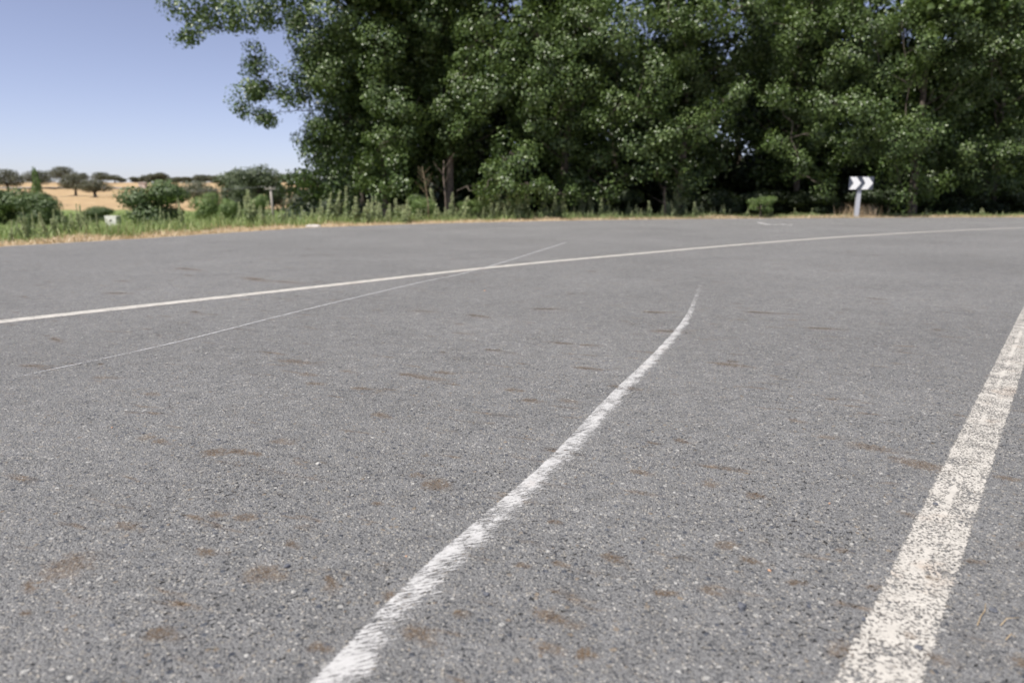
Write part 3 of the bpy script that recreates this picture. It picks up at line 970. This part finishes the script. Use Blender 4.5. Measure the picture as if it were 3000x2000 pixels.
# darker fill behind: columns/rows where the crowns are closed right through
trunks, limbsM, crownC, crownN, crownS = [], [], [[] for _ in POP], [[] for _ in POP], [[] for _ in POP]
for i, (px, D) in enumerate(POP):
    b = P(px, 640, D)
    g = float(T(b.x, b.y))
    H = 11.0 + rng.random() * 2
    lean = rng.normal(size=2) * .25
    pts = [(b.x, b.y, g - .15), (b.x + .02, b.y, g + .35), (b.x + lean[0] * .3, b.y, g + 1.6), (b.x + lean[0] * .7, b.y + lean[1], g + 4.0), (b.x + lean[0], b.y + lean[1], g + 7.5), (b.x + lean[0] * .8, b.y, g + H)]
    r0 = 0.105 + .03 * rng.random()
    trunks.append((pts, [r0 * 1.5, r0 * 1.1, r0, r0 * .78, r0 * .5, .03], g, H, b))
    limbsM.append(MB())


def trunk_at(i, z):
    pts = trunks[i][0]
    for a, c in zip(pts[:-1], pts[1:]):
        if a[2] <= z <= c[2]:
            t = (z - a[2]) / (c[2] - a[2])
            return Vector(a).lerp(Vector(c), t)
    return Vector(pts[1] if z < pts[0][2] else pts[-1])


def add_clusters(i, cent, n_leaf, rad_, size, big=None):
    """leafy spray: n_leaf leaves round each centre"""
    n = len(cent)
    k = n * n_leaf
    off = in_ball(k) * np.repeat(rad_, n_leaf)[:, None] * np.array([1.0, 1.0, 0.85])
    C = np.repeat(cent, n_leaf, 0) + off
    out = unit(off) * 0.55 + rng.normal(size=(k, 3)) * 0.62 + np.array([0, 0, 0.30])
    if big is not None:                                  # leaves face out of the whole bough, so its top and underside read as masses
        out = out * 0.75 + np.repeat(unit(big), n_leaf, 0) * 0.95
    crownC[i].append(C); crownN[i].append(out); crownS[i].append(size * (0.7 + 0.6 * rng.random(k)))


nodes = [[] for _ in POP]
BOUGHS.sort(key=lambda b: abs(b[0] - POP[b[5]][0]))
for bx_, by_, rx, ry, D, i in BOUGHS:
    c = P(bx_, by_, D)
    m = D / F
    R = np.array([rx * m, (rx + ry) * .5 * m * 0.95, ry * m])
    n = max(4, int(rx * ry * m * m * 28.0))
    u = shell(n, 0.35)
    cent = np.array(c) + u * R * 0.92
    add_clusters(i, cent, 82, 0.22 + 0.26 * rng.random(n), 0.076, u + np.array([0, -.15, .1]))
    # limb from the trunk, with side twigs
    zb = max(trunks[i][2] + .9, c.z - 0.30 * (Vector((c.x, c.y, 0)) - Vector((trunks[i][4].x, trunks[i][4].y, 0))).length - .2)
    a = trunk_at(i, zb)
    best = (c - a).length * 0.9
    for q, rq in nodes[i]:                               # branch off an existing limb where one is near
        dq = (c - q).length
        if dq < best and q.z < c.z + .5:
            best, a = dq, q
    lp = limb_pts(a, c, 0.05, 0.07, 6)
    L = (c - a).length
    limbsM[i].tube(lp, taper(0.010 + 0.006 * L, 0.005, len(lp)), 6)
    nodes[i] += [(q, 0) for q in lp[2:]]
    for j in range(0, n, 3):
        k = 3 + int(rng.integers(0, 3))
        limbsM[i].tube(limb_pts(lp[k], cent[j], .05, .06, 2), taper(.010, .003, 3), 4)

for i, (px, D) in enumerate(POP):
    pts, rr_, g, H, b = trunks[i]
    # body of the crown behind the boughs
    n = 380
    u = shell(n, 0.25)
    u[:, 1] = np.abs(u[:, 1]) * 1.3 - 0.12
    cent = np.array([b.x, b.y + .3, g + 4.6]) + u * np.array([2.25, 1.7, 3.5])
    cent = cent[cent[:, 2] > g + (1.3 if i != 0 else 0.4)]
    add_clusters(i, cent, 60, 0.30 + .25 * rng.random(len(cent)), 0.13)
    # leafy shoots round the front of the stem
    n = 46
    zz = g + (2.3 if i == 1 else 1.3) + (5.6 - (1.0 if i == 1 else 0)) * rng.random(n)
    cent = np.c_[b.x + rng.normal(size=n) * .45, b.y - .35 - .8 * rng.random(n), zz]
    add_clusters(i, cent, 60, 0.22 + .14 * rng.random(n), 0.092)
    # unseen top above the frame, shaped wide and forward to shade the inner leaves
    n = 230
    cent = np.array([b.x, b.y - .5, g + H * .72]) + shell(n, .3) * np.array([2.5, 2.2, H * .28])
    cent = cent[cent[:, 2] > g + 6.6]
    add_clusters(i, cent, 34, 0.35 + .3 * rng.random(len(cent)), 0.20)
    for j in range(14):
        z0 = g + 2.0 + 6.5 * j / 14
        a = trunk_at(i, z0)
        an = rng.random() * 6.28
        e = a + Vector((math.cos(an) * 1.7, math.sin(an) * 1.5, 1.0 + .6 * rng.random()))
        lp = limb_pts(a, e, -.03, .05, 4)
        limbsM[i].tube(lp, taper(.028, .006, 5), 6)

PLAB = ['outermost poplar with long leafy boughs reaching over the open sky', 'poplar with pale trunk showing in the dark gap behind the dry stalk', 'broad leafy poplar with the brightest hanging boughs', 'poplar between the brightest boughs and the dark hollow',
        'shaded poplar over the young green shrub', 'poplar with leafy boughs hanging around the arrow sign', 'finer-leaved poplar next past the arrow sign', 'poplar beyond the finer-leaved one at the bend', 'last poplar along the outside of the bend']
for i in range(len(POP)):
    pts, rr_, g, H, b = trunks[i]
    t = thing('poplar_tree', PLAB[i], 'tree', (b.x, b.y, g), 0, 'poplars along the outside of the bend')
    off = np.array([b.x, b.y, g])
    tb = MB(); tb.tube(limb_pts(pts[0], pts[1], 0, 0, 1)[:1] + [Vector(p) for p in pts[1:]], rr_, 10)
    tb.v = [tuple(np.array(v) - off) for v in tb.v]
    limbsM[i].v = [tuple(np.array(v) - off) for v in limbsM[i].v]
    obj('trunk', tb.mesh('trunk', True), M['pale_bark' if i == 1 else 'bark'], t)
    obj('branches', limbsM[i].mesh('branches', True), M['bark'], t)
    C = np.concatenate(crownC[i]) - off
    N, Sz = np.concatenate(crownN[i]), np.concatenate(crownS[i])
    keep = C[:, 2] > 0.12
    C, N, Sz = C[keep], N[keep], Sz[keep]
    ti = np.clip(rng.random(len(C)) * .9 + .12 * np.sin(C[:, 0] * 3) * np.sin(C[:, 2] * 3.3), 0, 1)
    obj('crown', leaf_mesh('poplar_crown', C, N, Sz, ti, wide=0.92), M['poplar_leaf'], t, 'stuff')

# trees deeper in the grove close the view behind the row
gm = []
for k in range(3):
    lobes = []
    for j in range(15):
        a = rng.random() * 6.28
        q = 1.7 * math.sqrt(rng.random())
        lobes.append(((q * math.cos(a), q * math.sin(a), .5 + 7.6 * (j + rng.random()) / 15), (1.1, 1.1, .85)))
    C, N = lobes_leaves(lobes, 9000, 1.2, 0.05)
    tb = MB(); tb.tube([(0, 0, -.2), (.05, 0, 1.5), (-.1, .1, 4), (0, 0, 8)], [.2, .16, .12, .03], 8)
    for j in range(8):
        an = rng.random() * 6.28
        z0 = 1.5 + 4.5 * j / 8
        tb.tube(limb_pts((0, 0, z0), (1.5 * math.cos(an), 1.5 * math.sin(an), z0 + 1.2), 0, .05, 3), taper(.06, .01, 4), 5)
    gm.append((leaf_mesh('grove_crown', C, N, 0.20 * (.7 + .6 * rng.random(len(C)))), tb.mesh('grove_trunk', True)))
for k, (px, D) in enumerate([(1060, 26), (1180, 29), (1290, 25.5), (1420, 28), (1540, 26), (1690, 29), (1800, 26.5), (1920, 30), (2160, 29), (2260, 27), (2400, 30), (2520, 27.5), (2620, 31), (2760, 30), (2900, 33), (3010, 31), (3150, 34), (3300, 31)]):
    D += 2.2
    b = P(px, 620, D)
    g = float(T(b.x, b.y))
    t = thing('grove_tree', 'shaded tree in the dark grove behind the poplar row', 'tree', (b.x, b.y, g), rng.random() * 6.28, 'trees in the grove behind the poplars')
    s_ = .9 + .3 * rng.random()
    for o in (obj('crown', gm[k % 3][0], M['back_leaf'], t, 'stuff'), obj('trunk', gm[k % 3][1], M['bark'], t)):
        o.scale = (s_, s_, s_)

# shrubs at the feet of the row
far_tree('young_shrub', 'young light green shrub under the shaded poplar', 'shrub', 2232, 577, 84, 22.6, 'open', 'bush_leaf', None, bark='bark')
far_tree('leafy_shrub', 'low leafy shrub at the foot of the pale trunk', 'shrub', 1395, 588, 90, 20.6, 'open', 'bush_leaf', None, bark='bark')
far_tree('leafy_shrub', 'low leafy shrub beneath the dry stalk', 'shrub', 1240, 575, 100, 19.6, 'open', 'bush_leaf', None, bark='bark')
far_tree('leafy_shrub', 'low leafy shrub among the tall weeds under the brightest boughs', 'shrub', 1520, 580, 110, 21.2, 'open', 'bush_leaf', None, bark='bark')
for px, top, w, D in [(1000, 580, 110, 22.5), (1110, 575, 110, 21.5), (1700, 565, 120, 22), (1820, 560, 120, 22.5), (2100, 560, 130, 23), (2380, 560, 140, 23.5), (2560, 555, 140, 24), (2780, 550, 150, 25), (2930, 555, 150, 26), (1350, 580, 120, 22.5), (1480, 570, 120, 22.5), (2000, 565, 120, 23.5), (2240, 560, 130, 24)]:
    D += 2.2
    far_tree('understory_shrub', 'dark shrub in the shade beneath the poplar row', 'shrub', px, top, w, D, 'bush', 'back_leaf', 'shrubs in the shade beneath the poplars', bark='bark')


for px, top, w, D in [(1010 + 150 * k, 470 + 25 * math.sin(k * 2.1), 330, 33 + 2 * math.sin(k * 1.3)) for k in range(17)]:
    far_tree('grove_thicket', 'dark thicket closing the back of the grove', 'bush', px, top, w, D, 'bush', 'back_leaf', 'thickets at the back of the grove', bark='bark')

# ------------------------------------------------------------------ verge plants
def weed_mesh(k):
    """tall spike weed, 1 m: stem, seed spike and lower leaves"""
    b = MB()
    lean = rng.normal(size=2) * .07
    C, N, Sz, Ti = [], [], [], []
    for j in range(1 + k % 3):
        hx = 1.0 if j == 0 else .55 + .3 * rng.random()
        e = np.array([lean[0] + (.10 * rng.normal() if j else 0), lean[1] + (.10 * rng.normal() if j else 0), hx])
        pts = [Vector((0, 0, -.06)), Vector((e[0] * .2, e[1] * .2, hx * .4)), Vector(e)]
        b.tube(pts, [.010, .008, .004], 5)
        n = 210
        tt = .5 + .5 * rng.random(n)
        base = np.outer(tt, e)
        sp = .055 * (1.15 - tt)[:, None] + .012
        C.append(base + rng.normal(size=(n, 3)) * sp * [1, 1, .5]); N.append(rng.normal(size=(n, 3)))
        Sz.append(.030 + .028 * rng.random(n)); Ti.append(.45 + .55 * rng.random(n))
        n = 80
        tt = .04 + .55 * rng.random(n)
        an = rng.random(n) * 6.28
        q = (.05 + .13 * (1 - tt) * rng.random(n))
        C.append(np.outer(tt, e) + np.c_[np.cos(an) * q, np.sin(an) * q, .02 * rng.normal(size=n)]); N.append(rng.normal(size=(n, 3)) + [0, 0, .8])
        Sz.append(.08 + .09 * rng.random(n)); Ti.append(.55 * rng.random(n))
    me = leaf_mesh('weed_leaves', np.concatenate(C), np.concatenate(N), np.concatenate(Sz), np.concatenate(Ti), wide=.45)
    return me, b.mesh('weed_stem', True)


WV = [weed_mesh(k) for k in range(6)]


def weed(px, row_top, D, label, group, name='tall_weed', vi=None):
    p = P(px, row_top, D)
    g = float(T(p.x, p.y))
    h = max(p.z - g, .12)
    k = int(rng.integers(0, 6)) if vi is None else vi
    t = thing(name, label, 'weed', (p.x, p.y, g), rng.random() * 6.28, group)
    t.rotation_euler = (rng.normal() * .10, rng.normal() * .10, rng.random() * 6.28)
    w = h * (.75 + .6 * rng.random()) if h > .5 else h * 1.3
    if 'slender' in label or 'pale weed' in label: w *= .5
    for o in (obj('leaves', WV[k][0], M['weed_leaf'], t, 'stuff'), obj('stem', WV[k][1], M['green_stem'], t)):
        o.scale = (w, w, h)
    return t


def verge_D(px, s):
    """forward distance along photo column px where the verge lies s metres beyond the asphalt"""
    lo, hi = 3.0, 60.0
    for _ in range(40):
        mid = (lo + hi) / 2
        p = P(px, 640, mid)
        v = float(verge_s(p.x, p.y)[0])
        if v < s: lo = mid
        else: hi = mid
    return lo


WG = 'tall weeds along the outer verge'
tops = [(1010, 552), (972, 566), (958, 572), (936, 592), (1040, 585), (1070, 592), (1095, 588), (1112, 580), (1140, 606), (1165, 588), (1200, 590), (1275, 562), (1320, 572), (1345, 580), (1400, 560), (1425, 575), (1540, 545), (1465, 560),
        (1520, 548), (1580, 565), (1622, 575), (1640, 590), (1700, 575), (1735, 572), (1760, 580), (1775, 572), (1790, 590), (1840, 598), (1860, 606), (900, 610), (1660, 580), (1490, 575), (1245, 585), (1380, 590), (1440, 590)]
for i, (x, y) in enumerate(tops):
    weed(x, y - 8, verge_D(x, 1.7 + 1.5 * rng.random()), 'tall grey-green weed spike standing before the shaded poplars', WG)
for i, (x, y) in enumerate([(728, 556), (715, 575), (735, 582), (700, 592), (756, 600), (783, 590), (690, 605), (772, 610), (660, 622), (820, 612), (645, 632), (840, 622), (860, 615), (800, 628)]):
    weed(x, y, verge_D(x, 1.9 + 1.2 * rng.random()), 'tall grey-green weed in the clump before the wooden pole', 'weeds in the clump before the pole')
for i, (x, y) in enumerate([(530, 578), (520, 600), (465, 605), (478, 618), (500, 622), (440, 635), (400, 640), (415, 630)]):
    weed(x, y, verge_D(x, 2.0 + 1.2 * rng.random()), 'tall pale weed before the large bright green bush', 'weeds before the bright green bush')
for i, (x, y) in enumerate([(76, 612), (92, 632), (102, 630), (84, 645), (72, 642), (131, 630), (147, 622), (150, 640), (185, 622), (193, 635), (218, 606), (225, 612), (235, 606), (240, 625), (210, 628), (248, 630), (36, 645), (20, 655), (60, 655), (172, 650), (270, 640), (283, 632), (310, 650), (345, 652), (365, 655)]):
    weed(x, y - 8, verge_D(x, 1.7 + 1.3 * rng.random()), 'slender pale weed spike before the deep green thicket', 'slender weeds before the thicket')
for x in np.linspace(1880, 2130, 22):
    weed(x + 10 * rng.normal(), 588 + 32 * rng.random(), verge_D(x, 1.6 + 1.2 * rng.random()), 'short weed at the foot of the dark hollow', 'short weeds before the dark hollow')
for x, y in ((1978, 545), (2010, 545), (1990, 560), (1960, 562)):
    weed(x, y, verge_D(x, 2.6), 'lone tall stem before the dark hollow', 'tall stems before the dark hollow', vi=0)
for x in np.linspace(2140, 2990, 46):
    weed(x + 22 * rng.normal(), 626 - 20 * rng.random() ** 2.2, verge_D(x, 1.6 + .9 * rng.random()), 'short weed on the verge around the arrow sign', 'short weeds around the arrow sign')

for x in np.linspace(900, 1900, 80):
    weed(x + 8 * rng.normal(), 598 + 26 * rng.random() + 8 * math.sin(x * .021), verge_D(x, 1.5 + 1.8 * rng.random()), 'leafy sage-green weed in the bank before the poplars', 'leafy weeds in the bank before the poplars')
# dry grass, green grass, valley grass: countless blades


def blades(name, pts, h, w, mat, label, lean=.5, kind='stuff'):
    n = len(pts)
    z = T(pts[:, 0], pts[:, 1])
    b = np.c_[pts, z - .01]
    a = rng.random(n) * 6.28
    sd = np.c_[np.cos(a), np.sin(a), np.zeros(n)] * (w * (.6 + .8 * rng.random(n)))[:, None] * .5
    l = rng.normal(size=(n, 2)) * lean
    hh = h * (.5 + rng.random(n))
    tip = b + np.c_[l * hh[:, None], hh]
    mid = b + np.c_[l * hh[:, None] * .3, hh * .6]
    V = np.stack([b - sd, b + sd, mid + sd * .7, tip, mid - sd * .7], 1).reshape(-1, 3)
    i = np.arange(n) * 5
    q = np.stack([i, i + 1, i + 2, i + 4], 1)
    t = np.stack([i + 4, i + 2, i + 3], 1)
    me = npmesh(name, V, q, t, attrs={'tint': np.repeat(rng.random(n), 5)})
    return tag(obj(name, me, M[mat]), label, 'grass', None, kind)


def verge_pts(n, s0, s1, skew=1.0):
    a = rng.uniform(math.atan2(-CY - 3, -CX - 20) - 1.25, math.atan2(-CY, -CX) + .22, n)
    s = s0 + (s1 - s0) * rng.random(n) ** skew
    r = rfar(a) + s
    return np.c_[CX + r * np.cos(a), CY + r * np.sin(a)]


def grass_w(pts):
    n1 = np.array([mnoise.noise((p[0] * .7, p[1] * .7, 3)) for p in pts])
    return n1


p = verge_pts(52000, .02, 2.4, 1.2)
dn = grass_w(p)
blades('dry_grass', p, .055 + .05 * np.clip(dn + .3, 0, 1), .010, 'dry_leaf', 'short straw-coloured dry grass along the asphalt edge', .9)
p = verge_pts(60000, 1.45, 6.5, 1.5)
dn = grass_w(p)
keep = rng.random(len(p)) < np.clip(.75 + dn, .15, 1)
p, dn = p[keep], dn[keep]
right = smooth01((p[:, 0] - 2) / 6)
blades('green_grass', p, (.13 + .14 * np.clip(dn + .4, 0, 1)) * (1 - .45 * right), .014, 'grass_leaf', 'green verge grass behind the dry strip', .45)
n = 60000
a = rng.uniform(-.75, -.08, n)
d = np.exp(rng.uniform(math.log(14), math.log(92), n))
p = np.c_[np.sin(a) * d, np.cos(a) * d]
sv, _ = verge_s(p[:, 0], p[:, 1])
p, d = p[sv > 4], d[sv > 4]
blades('meadow_grass', p, .10 + .0025 * d, .012 + .0007 * d, 'grass_leaf', 'green meadow grass in the valley', .5)
# taller dry grass by the sign
p0 = P(2520, 640, verge_D(2520, 1.4))
q = np.c_[p0.x + rng.normal(size=420) * .30, p0.y + rng.normal(size=420) * .25]
blades('dry_grass_tuft', q, .36 + 0 * q[:, 0], .010, 'dry_leaf', 'tall straw-coloured grass tuft beside the sign post', .22)

# dead stalk with bare twigs before the pale trunk
p = P(1252, 500, 18.6)
g = float(T(p.x, p.y))
t = thing('dead_stalk', 'dry brown branched stalk before the dark gap', 'plant', (p.x, p.y, g))
b = MB()
H = P(1235, 478, 18.6).z - g
b.tube([(0, 0, -.08), (.0, 0, H * .3), (-.06, 0, H * .62), (-.14, 0, H * .95)], [.016, .013, .010, .004], 7)
for k in range(11):
    z = H * (.46 + .036 * k + .06 * rng.random())
    sd = 1 if k % 2 else -1
    b.tube(limb_pts((-.05 - .02 * (k / 11), 0, z), (-.08 + sd * (.16 + .08 * rng.random()), .1 * rng.normal(), z + .13 + .1 * rng.random()), 0, .06, 3), taper(.0055, .0015, 4), 5)
obj('stem', b.mesh('stalk', True), M['brown_stem'], t)
for px, top, D, lab in ((1948, 545, 22.4, 'thin bare grey sapling stem in the dark hollow'), (1300, 470, 21.5, 'slim bare stem leaning in the dark gap')):
    p = P(px, top, D)
    g = float(T(p.x, p.y))
    t = thing('sapling', lab, 'sapling', (p.x, p.y, g))
    h = p.z - g
    b = MB(); b.tube([(.05, 0, -.08), (.03, 0, h * .4), (-.02, 0, h * .75), (0, 0, h)], [.03, .026, .02, .008], 7)
    for k in range(4):
        b.tube(limb_pts((0, 0, h * (.5 + .12 * k)), (rng.normal() * .25, rng.normal() * .2, h * (.75 + .12 * k)), 0, .05, 3), taper(.010, .003, 4), 5)
    obj('stem', b.mesh('sapling', True), M['pale_bark'], t)

# ------------------------------------------------------------------ arrow sign
D = verge_D(2515, .75)
a, c = P(2487, 518, D), P(2554, 556, D)
w, h = (c.x - a.x), (a.z - c.z)
base = P(2516, 637, D)
g = float(T(base.x, base.y))
t = thing('road_sign', 'bend sign with two white arrowheads on a dark blue panel', 'sign', (base.x, base.y, g))
cz = (a.z + c.z) / 2 - g
ox = (a.x + c.x) / 2 - base.x
pan = MB(); pan.box((ox, -.055, cz), (w, .02, h))
panel = obj('panel', pan.mesh('panel', False, .004), M['sign_blue'], t)
pan = MB(); pan.prism([(ox - w / 2 + .01, cz - h / 2 - .012), (ox + w / 2 - .01, cz - h / 2 - .012), (ox + w / 2 - .01, cz - h / 2), (ox - w / 2 + .01, cz - h / 2)], -.066, -.036)
for k in range(2):
    x0 = ox - w / 2 + .012 + k * w * .49
    q = MB()
    aw = w * .27
    tip = w * .47
    nt = w * .165
    zz = h / 2 - .008
    q.prism([(x0, cz - zz), (x0 + aw, cz - zz), (x0 + tip, cz), (x0 + aw, cz + zz), (x0, cz + zz), (x0 + nt, cz)], -.069, -.064)
    obj('arrowhead', q.mesh('arrowhead'), M['sign_white'], t)
q = MB()
pw = 11.5 / F * D * 1.0
for dx, ww, dd in ((0, pw, .012), (0, .014, .075)):
    pass
# channel-section post: web facing the road and two flanges behind
q.box((ox - .015, -.012, cz / 2 - .1), (pw, .014, cz + h * .7))
q.box((ox - .015 - pw / 2 + .006, .033, cz / 2 - .1), (.012, .074, cz + h * .7))
q.box((ox - .015 + pw / 2 - .006, .033, cz / 2 - .1), (.012, .074, cz + h * .7))
po = obj('post', q.mesh('post', False, .002), M['galvanised'], t)
for s_ in (-1, 1):
    q = MB(); q.box((ox - .015, -.032, cz + s_ * h * .22), (pw * 1.25, .024, .035))
    br = obj('bracket', q.mesh('bracket', False, .002), M['galvanised'], t)
    q = MB(); q.tube([(ox - .015 + s_ * .03, -.078, cz + s_ * h * .22), (ox - .015 + s_ * .03, -.05, cz + s_ * h * .22)], [.008, .008], 8)
    obj('bolt', q.mesh('bolt'), M['galvanised'], t)

# ------------------------------------------------------------------ pole and wire
D = 62.0
tp_ = P(792, 548, D)
g = float(T(tp_.x, tp_.y))
h = tp_.z - g
t = thing('utility_pole', 'weathered wooden pole with crossarm in the valley', 'pole', (tp_.x, tp_.y, g))
q = MB(); q.tube([(.10, 0, -.3), (.06, 0, h * .4), (0, 0, h)], [.135, .12, .10], 10)
obj('pole', q.mesh('pole', True), M['old_wood'], t)
q = MB(); q.box((0, -.12, h - .16), (.95, .09, .09))
arm = obj('crossarm', q.mesh('crossarm', False, .008), M['old_wood'], t)
for k in (-.40, 0, .40):
    q = MB(); q.tube([(k, -.12, h - .12), (k, -.12, h - .04), (k, -.12, h + .0), (k, -.12, h + .06)], [.015, .045, .035, .02], 8)
    obj('insulator', q.mesh('insulator', True), M['porcelain'], arm)
wq = [(-.40 + tp_.x, D - .12, g + h + .03)]
far_end = P(-900, 640, D - 4)
pts = []
for k in range(25):
    u = k / 24
    x = wq[0][0] + (far_end.x - wq[0][0]) * u
    y = wq[0][1] + (far_end.y - wq[0][1]) * u
    z = wq[0][2] + (P(-900, 575, D - 4).z - wq[0][2]) * u - 1.1 * 4 * u * (1 - u) * .55
    pts.append((x, y, z))
q = MB(); q.tube(pts, [.014] * len(pts), 5)
wo = obj('overhead_wire', q.mesh('overhead_wire'), M['wire'])
tag(wo, 'thin sagging wire leading away from the wooden pole', 'wire')

# ------------------------------------------------------------------ white cabinet in the meadow
D = 44.0
a, c = P(330, 633, D), P(348, 662, D)
g = float(T(a.x, a.y))
t = thing('utility_cabinet', 'small white cabinet in the meadow beside the bright green bush', 'cabinet', (a.x, a.y, g), math.radians(2))
h = a.z - g
w = 34 / F * D
q = MB(); q.box((0, 0, h / 2 - .04), (w * .88, w * .75, h), 1.06)
obj('body', q.mesh('body', False, .015), M['white_wall'], t)
q = MB(); q.box((0, 0, h - .015), (w * .97, w * .82, .05))
obj('lid', q.mesh('lid', False, .012), M['white_wall'], t)
q = MB(); q.box((0.0, -w * .405, h * .62), (w * .17, .02, h * .13))
obj('vent', q.mesh('vent', False, .004), M['dark_hole'], t)
q = MB(); q.box((w * .27, -w * .40, h * .45), (.025, .03, .10))
obj('handle', q.mesh('handle', False, .004), M['galvanised'], t)

# far pale shed beside the lane
D = 262.0
a = P(418, 534, D)
g = float(T(a.x, a.y))
t = thing('field_shed', 'tiny pale shed beside the hillside lane', 'shed', (a.x, a.y, g))
h = a.z - g
q = MB(); q.box((0, 0, h * .42), (2.3, 2.0, h * .86)); obj('wall', q.mesh('wall'), M['pink_stone'], t)
q = MB(); q.prism([(-1.35, h * .85), (1.35, h * .85), (1.35, h * .90), (0, h * 1.05), (-1.35, h * .90)], -1.2, 1.2); obj('roof', q.mesh('roof'), M['roof_tile'], t)
q = MB(); q.box((-.3, -1.01, h * .3), (.7, .06, h * .6)); obj('door', q.mesh('door'), M['old_wood'], t)


# ------------------------------------------------------------------ stones
def rock(name, loc, size, mat, label, cat='stone', group=None, rough=.22, sub=2, rz=0):
    import bmesh
    bm = bmesh.new()
    bmesh.ops.create_icosphere(bm, subdivisions=sub, radius=1.0)
    sd = rng.random() * 50
    for v in bm.verts:
        n = mnoise.noise(v.co * 1.3 + Vector((sd, 0, 0))) + .5 * mnoise.noise(v.co * 3.1 + Vector((0, sd, 0)))
        k = 1 + rough * n
        v.co = Vector((max(-.86, min(.86, v.co.x * k)) * size[0], max(-.86, min(.86, v.co.y * k)) * size[1], max(-.8, min(.8, v.co.z * k)) * size[2]))
    me = bpy.data.meshes.new(name)
    bm.to_mesh(me); bm.free()
    o = obj(name, me, M[mat])
    o.location = loc
    o.rotation_euler = (0, 0, rz)
    return tag(o, label, cat, group)


def ground_rock(px, py, D, wpx, hpx, mat, label, **kw):
    p = P(px, py, D)
    g = float(T(p.x, p.y))
    m = D / F
    return rock('boulder', (p.x, p.y, g + hpx * m * .36), (wpx * m * .56, wpx * m * .45, hpx * m * .58), mat, label, **kw)


Dv = verge_D(918, .85)
ground_rock(918, 660, Dv, 46, 15, 'pale_stone', 'flat whitish stone lying on the dry verge')
ground_rock(500, 645, 30, 26, 24, 'pink_stone', 'pinkish grey boulder beside the bright green bush')
ground_rock(535, 648, 30, 52, 13, 'tan_stone', 'low tan boulder beside the pinkish grey one')
ground_rock(549, 652, 27, 12, 9, 'red_stone', 'small rust red stone before the tan boulder')
ground_rock(548, 664, verge_D(548, 1.9), 16, 8, 'pink_stone', 'small grey stone half buried in verge grass')

# loose chips on the asphalt: (column, row, size in photo px, material)
chips = [(2530, 1816, 22, 'dark'), (1424, 1742, 26, 'dark'), (2172, 1778, 42, 'dark'), (842, 1660, 26, 'dark'), (1520, 1760, 14, 'dark'), (2370, 1778, 22, 'dark'), (2740, 1478, 20, 'dark'), (420, 1270, 14, 'dark'), (640, 1290, 16, 'dark'),
         (2910, 1790, 30, 'dark'), (1880, 1590, 16, 'dark'), (2690, 1900, 30, 'dark'),
         (1395, 994, 11, 'pale'), (932, 1360, 22, 'pale'), (1033, 1452, 14, 'pale'), (1268, 1514, 18, 'pale'), (1747, 1092, 9, 'pale'), (605, 1036, 11, 'pale'), (893, 1415, 14, 'pale'), (460, 1050, 9, 'pale'), (1665, 1200, 9, 'pale'), (860, 1736, 22, 'pale'),
         (2495, 1596, 18, 'pale'), (2400, 1230, 10, 'pale'), (1080, 1400, 12, 'pale'), (190, 1145, 9, 'pale'), (280, 1202, 9, 'pale'), (1930, 1490, 12, 'pale'), (2050, 1250, 9, 'pale'), (2210, 1105, 8, 'pale'), (1240, 1130, 9, 'pale'), (1990, 700, 7, 'pale'),
         (2254, 1672, 15, 'orange'), (328, 1253, 10, 'orange'), (1190, 1630, 10, 'orange'), (1420, 852, 8, 'orange'), (2430, 1475, 10, 'orange')]
CL = {'dark': ('dark grey stone chip lying loose on the asphalt', 'dark chips on the asphalt'), 'pale': ('whitish stone chip lying loose on the asphalt', 'whitish chips on the asphalt'), 'orange': ('orange brick-coloured chip lying loose on the asphalt', 'orange chips on the asphalt')}
for x, y, s_, m_ in chips:
    gp = G(x, y)
    zc = gp[1] * cp_ + CAMZ * sp_
    r = s_ / F * zc * (.38 if m_ == 'dark' else .36)
    rock('pebble', (gp[0], gp[1], r * .30 + .0006), (r * 1.1, r * .85, r * .55), m_ + '_pebble', CL[m_][0], 'pebble', CL[m_][1], .75, 2, rng.random() * 6)

# dry stems dropped at the road edge
for pts in ([(2862, 1838), (2872, 1815), (2884, 1795), (2886, 1778)], [(2930, 1838), (2948, 1822), (2985, 1815)], [(2945, 1880), (2960, 1868), (2975, 1872)]):
    w3 = [Vector((*G(*p), .004 + .003 * (k % 2))) for k, p in enumerate(pts)]
    c0 = w3[0].copy()
    q = MB(); q.tube([p - c0 for p in w3], [.0006] * len(w3), 6)
    o = obj('straw_stem', q.mesh('straw_stem', True), M['dry_stem'])
    o.location = c0
    tag(o, 'bent piece of dry straw beside the broad edge line', 'straw', 'straw pieces beside the edge line')
